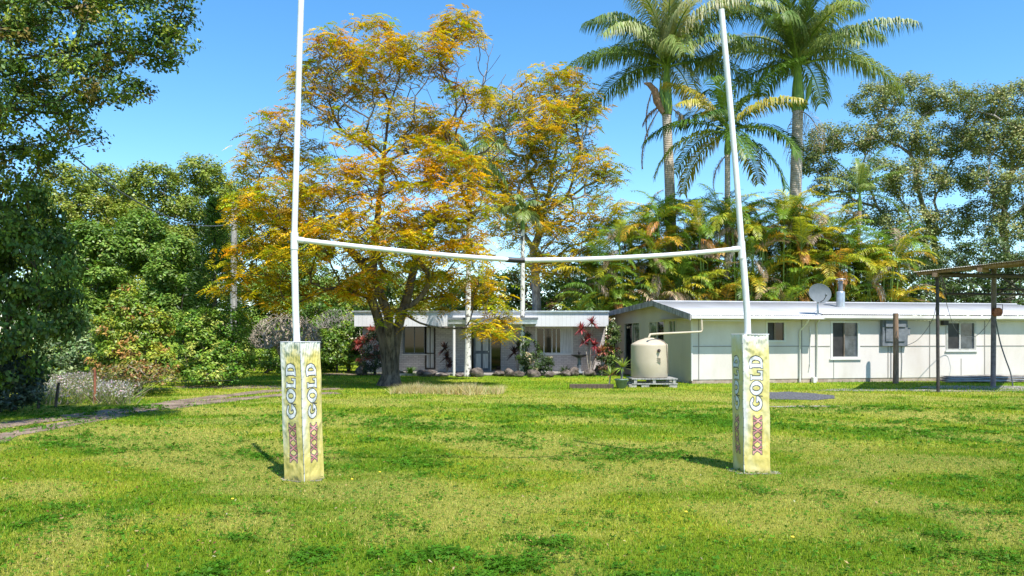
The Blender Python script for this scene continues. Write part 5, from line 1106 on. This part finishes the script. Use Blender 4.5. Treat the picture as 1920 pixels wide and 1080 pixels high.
# bushes on the left
lob = [L(245, 575, 25, .55, .8), L(225, 620, 25, .8, .8), L(275, 620, 25, .75, .8), L(255, 670, 24.5, 1.0, .7), L(200, 680, 25, .55, .5), L(300, 680, 24.5, .6, .5)]
tree('orange_tipped_bush', 'cone shaped yellow green bush with orange new tips beside the weeds', 'shrub', P(240, 740, 25), lob, 300, 44, .12, .24, [(0.19, 0.29, 0.03, 4), (0.32, 0.36, 0.04, 3), (0.42, 0.24, 0.07, 1.4), (0.12, 0.2, 0.02, 2)], 404, None, 'bark', shell=.6, low=-.9, tip=.008, seg=.35, rmax=.08)
lob = [L(250, 700, 23.4, .9, .35), L(215, 705, 23.6, .5, .3), L(300, 705, 23.4, .5, .3)]
tree('twiggy_bush', 'low twiggy bush with reddish leaves at the foot of the orange tipped bush', 'shrub', P(262, 740, 23.4), lob, 220, 10, .10, .22, [(0.26, 0.24, 0.05, 3), (0.30, 0.15, 0.06, 2), (0.12, 0.15, 0.03, 2)], 405, None, 'twig', shell=.3, low=-.9, tip=.008, seg=.2, rmax=.05)
lob = [L(370, 620, 28.5, .9, .8), L(420, 610, 28.5, .9, .75), L(400, 670, 28, 1.3, .85), L(350, 680, 28, .7, .6), L(445, 670, 28.5, .6, .7), L(400, 700, 27.5, 1.2, .4)]
tree('glossy_round_bush', 'large rounded glossy green bush hiding the power pole base', 'shrub', P(400, 720, 28.5), lob, 430, 44, .115, .24, [(0.09, 0.19, 0.015, 4), (0.19, 0.30, 0.03, 3), (0.36, 0.40, 0.07, 1.2)], 406, None, 'bark', leaf='leaf_shiny', shell=.7, low=-.95, tip=.008, seg=.4, rmax=.08)
lob = [L(120, 640, 30, 1.1, 1.0), L(160, 660, 30, .9, .8), L(95, 690, 29, .9, .7), L(150, 620, 31, .8, .8)]
tree('grey_green_bush', 'pale grey green feathery bush behind the weeds', 'shrub', P(125, 720, 30), lob, 240, 44, .14, .3, [(0.18, 0.27, 0.10, 3), (0.26, 0.34, 0.14, 2), (0.09, 0.14, 0.05, 2)], 407, None, 'bark', shell=.6, low=-.9, tip=.01, seg=.5, rmax=.1)
# bare rounded shrub
def dome(rg, c, rx, rz, n, r0=.55):
    u = unit(rg.normal(0, 1, (n, 3))); u[:, 2] = np.abs(u[:, 2]) * 1.0 - 0.28; u = unit(u); return c + u * rg.uniform(r0, 1, (n, 1)) * np.array([rx, rx, rz])
rg = np.random.default_rng(500); bf = P(535, 700, 36); tb = thing('bare_frangipani', 'leafless rounded grey twiggy shrub behind the left goal pad', 'shrub', (bf[0], 36, 0))
c_ = P(536, 640, 36); tg = np.concatenate([dome(rg, c_, 1.65, 1.35, 1900, .85), dome(rg, c_, 1.5, 1.2, 900, .3)])
pos, par, r, ch = grow(rg, [[(bf[0], 36, 0), (bf[0], 36, .4), (bf[0] - .1, 36, .7)]], tg, .2, .014, .02, smooth=1); r = np.minimum(r, .09); mb = MB(); skel_mesh(mb, local(tb, pos), par, r, ch, 4); mb.build('branches', M['twig'], tb)
rg = np.random.default_rng(501); bf = P(632, 700, 40); tb = thing('bare_shrub', 'small grey leafless shrub against the green bushes left of the brick house', 'shrub', (bf[0], 40, 0))
tg = dome(rg, P(632, 610, 40), 1.2, .9, 900, .4); pos, par, r, ch = grow(rg, [[(bf[0], 40, 0), (bf[0], 40, 1.2)]], tg, .25, .010, .03, smooth=1); r = np.minimum(r, .07); mb = MB(); skel_mesh(mb, local(tb, pos), par, r, ch, 4); mb.build('branches', M['bark_pale'], tb)
# green bushes left of house, and shrubs in the bed
GB = [(0.11, 0.21, 0.02, 4), (0.21, 0.31, 0.03, 3), (0.07, 0.13, 0.02, 2)]
tree('green_bush', 'bright green bush at the left corner of the brick house', 'shrub', P(655, 700, 39.5), [L(650, 635, 39.5, 1.2, .9), L(625, 660, 39, .9, .7), L(670, 665, 39, .8, .7)], 180, 44, .15, .3, GB, 408, None, 'bark', shell=.6, low=-.9, seg=.5, rmax=.1)
tree('green_bush', 'tall yellow green bush behind the bare rounded shrub', 'shrub', P(600, 700, 43), [L(600, 600, 43, 1.6, 1.5), L(560, 640, 43, 1.4, 1.1), L(640, 590, 44, 1.3, 1.3)], 260, 44, .17, .38, GB + [(.28, .3, .03, 2)], 409, None, 'bark', shell=.6, low=-.9, seg=.6, rmax=.12)
tree('green_bush', 'low dark bush under the bare rounded shrub', 'shrub', P(495, 700, 38), [L(490, 670, 38, .9, .6), L(515, 680, 38, .8, .4), L(590, 680, 40, 1.2, .6)], 130, 40, .14, .3, GB, 410, None, 'bark', shell=.6, low=-.9, seg=.5, rmax=.1)
tree('red_flowered_shrub', 'dark small leafed shrub pressed against the left of the orange tree trunk', 'shrub', P(703, 700, 36.5), [L(700, 650, 36.5, .55, .7), L(695, 680, 36.3, .55, .5), L(712, 625, 36.5, .4, .5)], 90, 50, .09, .2, [(0.03, 0.05, 0.015, 5), (0.25, 0.08, 0.06, 1), (0.06, 0.09, 0.02, 1)], 411, None, 'bark_dark', shell=.4, low=-.9, seg=.4, rmax=.06)
tree('flowering_shrub', 'rounded dark green shrub with cream flowers in front of the right window', 'shrub', P(1000, 700, 36), [L(995, 665, 36, .6, .7), L(1005, 680, 36, .75, .5), L(985, 640, 36, .3, .4), L(1020, 685, 35.8, .5, .4)], 150, 46, .085, .17, [(0.03, 0.06, 0.012, 5), (0.06, 0.11, 0.02, 3), (0.5, 0.42, 0.25, .5)], 412, None, 'bark_dark', leaf='leaf_shiny', shell=.5, low=-.9, seg=.3, rmax=.05)
tree('climbing_plant', 'dark climbing plant on the brick wall at the corner of the long house', 'shrub', P(1146, 700, 35.5), [L(1148, 650, 35.5, .35, 1.0), L(1135, 680, 35.4, .35, .5), L(1150, 620, 36, .3, .5)], 70, 40, .10, .18, [(0.05, 0.09, 0.02, 4), (0.2, 0.1, 0.06, 1), (0.10, 0.15, 0.03, 2)], 413, None, 'bark_dark', shell=.3, low=-.9, seg=.4, rmax=.04)
tree('mango_tree', 'wide green tree with reddish new leaves behind the brick house roof', 'tree', P(1010, 700, 52), [L(930, 550, 52, 2.2, 1.6), L(1010, 530, 52, 2.4, 1.8), L(1090, 540, 52, 2.2, 1.7), L(970, 590, 51, 2.4, 1.3), L(1060, 590, 51, 2.6, 1.3), L(1150, 570, 52, 2, 1.5), L(880, 580, 52, 1.9, 1.4)], 420, 40, .24, .5,
     [(0.10, 0.17, 0.02, 4), (0.20, 0.24, 0.03, 3), (0.30, 0.14, 0.06, 1.3), (0.06, 0.11, 0.02, 2)], 414, None, 'bark', shell=.75, low=-.5, seg=.9, rmax=.3)
tree('mango_tree', 'olive leafed tree behind the left half of the brick house', 'tree', P(760, 700, 50), [L(700, 560, 50, 2.2, 1.7), L(770, 540, 50, 2.4, 1.8), L(830, 560, 50, 2.2, 1.7), L(740, 600, 49, 2.4, 1.2), L(810, 600, 49, 2.4, 1.2), L(640, 570, 50, 1.6, 1.4)], 360, 40, .24, .5,
     [(0.12, 0.18, 0.02, 4), (0.22, 0.24, 0.03, 3), (0.06, 0.11, 0.02, 2)], 415, None, 'bark', shell=.75, low=-.5, seg=.9, rmax=.3)

# ------------------------------------------------------------------ woodland on the left
OL = [(0.22, 0.28, 0.035, 5), (0.28, 0.33, 0.05, 4), (0.15, 0.22, 0.03, 2), (0.36, 0.36, 0.08, .7)]
OL2 = [(0.16, 0.27, 0.035, 5), (0.23, 0.34, 0.06, 3), (0.10, 0.18, 0.03, 2)]
def wood(px, ytop, D, wid, label, seed, pal, nl=11, per=60, name='woodland_tree', ncl=520, ybot=640, cr=.5, lf=.19, **kw):
    rg = np.random.default_rng(seed); zt_ = P(0, ytop, D)[2]; zb = max(0.8, P(0, ybot, D)[2]); c = P(px, 600, D); lo = []
    for k in range(nl):
        f = (k + .5) / nl; z = zb + (zt_ - zb) * (f ** .8) * .92; r = wid * math.sqrt(max(.12, 1 - (f - .35) ** 2 * 1.9)) * .75; a = k * 2.4
        rr = rg.uniform(.24, .38) * wid; lo.append((c[0] + math.cos(a) * (r - rr) * (1 if k < nl - 1 else .2), D + math.sin(a) * (r - rr) * .8, min(z, zt_ - rr * .8), rr * 1.1, rr * 1.1, rr * .85))
    return tree(name, label, 'tree', c, lo, ncl, per, lf, cr, pal, seed, None, 'bark', shell=.72, low=-.5, seg=.9, rmax=.3, group=None, nbr=200, up=1.1, **kw)
wood(130, 300, 46, 3.6, 'pale olive woodland tree nearest the dark left tree', 601, OL)
wood(205, 308, 50, 4.0, 'olive woodland tree second from the left on the skyline', 602, OL)
wood(290, 303, 47, 3.8, 'wide olive woodland tree under the sagging cable', 603, OL)
wood(378, 286, 50, 3.9, 'tallest olive woodland tree beside the orange tree', 604, OL)
wood(170, 420, 38, 2.8, 'mid height green tree in front of the olive woodland, left', 605, OL2, ncl=420, cr=.42, lf=.19)
wood(270, 400, 40, 3.0, 'bright green tree in the middle of the woodland front', 606, OL2, ncl=420, cr=.42, lf=.19)
wood(335, 450, 38, 2.4, 'green tree in the woodland front left of the dark pine', 607, OL2, ncl=360, cr=.4, lf=.18)
wood(95, 520, 34, 2.2, 'shaded green tree low behind the grey green bush', 608, OL2, ncl=330, cr=.4, lf=.17)
wood(455, 330, 52, 3.6, 'olive tree behind the left side of the orange crown', 609, OL, ncl=380)
wood(560, 420, 52, 3.6, 'green tree seen through the orange crown above the bare shrub', 610, OL2, ncl=380)
wood(505, 500, 48, 2.6, 'low green tree behind the power pole bush and the bare shrub', 611, OL2, ncl=330, ybot=660)
wood(600, 520, 50, 2.6, 'low green tree behind the bare shrub, next to the brick house', 612, OL2, ncl=330, ybot=660)
# dark pine
rg = np.random.default_rng(620); bp = P(402, 700, 37); pine = thing('dark_pine', 'dark green pine right of the woodland, just left of the power pole', 'tree', (bp[0], 37, 0)); ztp = P(0, 372, 37)[2]
MB().tube([(0, 0, 0), (0.02, 0, ztp * .5), (0, 0, ztp)], [.16, .1, .02], 8).build('trunk', M['bark_dark'], pine)
Q = []; CL = []
for k in range(230):
    f = (k + .5) / 230; z = .8 + (ztp - .8) * f; r = 1.75 * (1 - f) ** .7 + .12; a = k * 2.399
    n = 60; s = rg.random(n) ** .6; base = np.stack([np.cos(a) * r * s, np.sin(a) * r * s, z + .30 * s * r - .25 * s * s * r], 1) + np.array([bp[0], 37, 0]) + rg.normal(0, .07, (n, 3))
    tg = unit(np.stack([np.cos(a) + 0 * s, np.sin(a) + 0 * s, .5 + 0 * s], 1) + rg.normal(0, .5, (n, 3))); nr = unit(rg.normal(0, .6, (n, 3)) + [0, 0, 1])
    Q.append(leaf_quads(base, tg, nr, np.full(n, .26), np.full(n, .035))); CL.append(jitter(rg, np.tile([0.035, 0.085, 0.012], (n, 1))))
quads_obj('crown', np.concatenate(Q), np.concatenate(CL), M['leaf'], pine)

# ------------------------------------------------------------------ gum trees on the right
GUM = [(0.22, 0.26, 0.08, 5), (0.30, 0.33, 0.12, 4), (0.10, 0.14, 0.04, 3), (0.30, 0.27, 0.12, .4)]
def gum(base, lobes, stems, label, seed, ncl): return tree('gum_tree', label, 'tree', base, lobes, int(ncl * 3.0), 56, .155, .46, GUM, seed, stems, 'bark_pale', shell=.3, low=-.8, tip=.02, wig=.2, seg=.8, rmax=.4, up=.95, flat=.8, nbr=500, rzs=1.3, stemr=(.34, 14))
lob = [L(1640, 190, 50, 1.6, .9), L(1700, 175, 50, 1.8, .9), L(1760, 190, 50, 1.7, .9), L(1600, 260, 49, 1.5, .8), L(1550, 260, 50, 1.3, .7), L(1530, 300, 49, 1.2, .8), L(1680, 250, 49, 1.9, 1.0), L(1760, 270, 49, 1.8, 1.0), L(1640, 330, 48, 1.7, .9), L(1720, 340, 48, 1.9, 1.0), L(1800, 330, 49, 1.5, .8), L(1560, 350, 49, 1.3, .8),
       L(1700, 420, 48, 1.9, 1.0), L(1780, 420, 48, 1.5, .9), L(1620, 400, 50, 1.5, .9), L(1720, 480, 48, 1.8, .9)]
gum(P(1765, 700, 50), lob, [[P(1762, 520, 50), P(1750, 440, 50), P(1720, 370, 49.5), P(1700, 270, 49.5)]], 'large round headed gum tree right of the palms', 701, 430)
lob = [L(1850, 195, 47, 1.6, .9), L(1910, 190, 47, 1.8, 1.0), L(1870, 260, 46, 1.7, .9), L(1930, 280, 46, 1.7, 1.0), L(1850, 340, 46, 1.4, .8), L(1910, 360, 45, 1.7, .9), L(1980, 240, 46, 2.2, 1.2), L(1830, 250, 48, 1.1, .7), L(1900, 430, 45, 1.7, .8), L(1840, 400, 47, 1.2, .7), L(1980, 400, 45, 2, 1.2)]
gum(P(1900, 700, 47), lob, [[P(1895, 540, 47), P(1880, 420, 47), P(1895, 320, 46.5), P(1900, 230, 46.5)]], 'gum tree at the right edge of the picture with open pale limbs', 702, 330)
lob = [L(1700, 520, 44, 1.6, .9), L(1770, 500, 44, 1.6, .9), L(1840, 480, 43, 1.7, 1.0), L(1900, 510, 43, 1.7, 1.0), L(1740, 560, 44, 1.8, .9), L(1820, 550, 43, 1.8, .9), L(1900, 560, 43, 1.8, .9), L(1970, 500, 43, 2, 1.4)]
tree('low_gum_tree', 'lower dark leafed tree behind the shed and long white roof', 'tree', P(1830, 700, 44), lob, 640, 44, .15, .38, [(0.07, 0.12, 0.03, 4), (0.12, 0.17, 0.05, 2), (0.04, 0.07, 0.02, 2)], 703, [[P(1835, 600, 44), P(1830, 540, 44)], [P(1770, 590, 44), P(1760, 520, 44)]], 'bark', shell=.4, low=-.6, tip=.014, wig=.2, seg=.8, rmax=.32, up=.4, flat=.6)
# continuous far wood behind everything
rg = np.random.default_rng(800); n = 1500; x = rg.uniform(-62, 66, n); D = rg.uniform(60, 66, n); zt_ = 5.4 + 2.2 * fbm(x * .25, x * 0, 88, 3) + np.where(x < -18, 3.0, 0); z = rg.random(n) ** .8 * zt_
q, c = clump_leaves(rg, np.stack([x, D, z], 1), .9, 34, .42, [(0.07, 0.12, 0.02, 4), (0.12, 0.17, 0.03, 3), (0.04, 0.07, 0.015, 3)], None)
tag(quads_obj('distant_wood', q, c, M['leaf'], None), 'dark continuous wood beyond the houses', 'wood', kind='stuff')
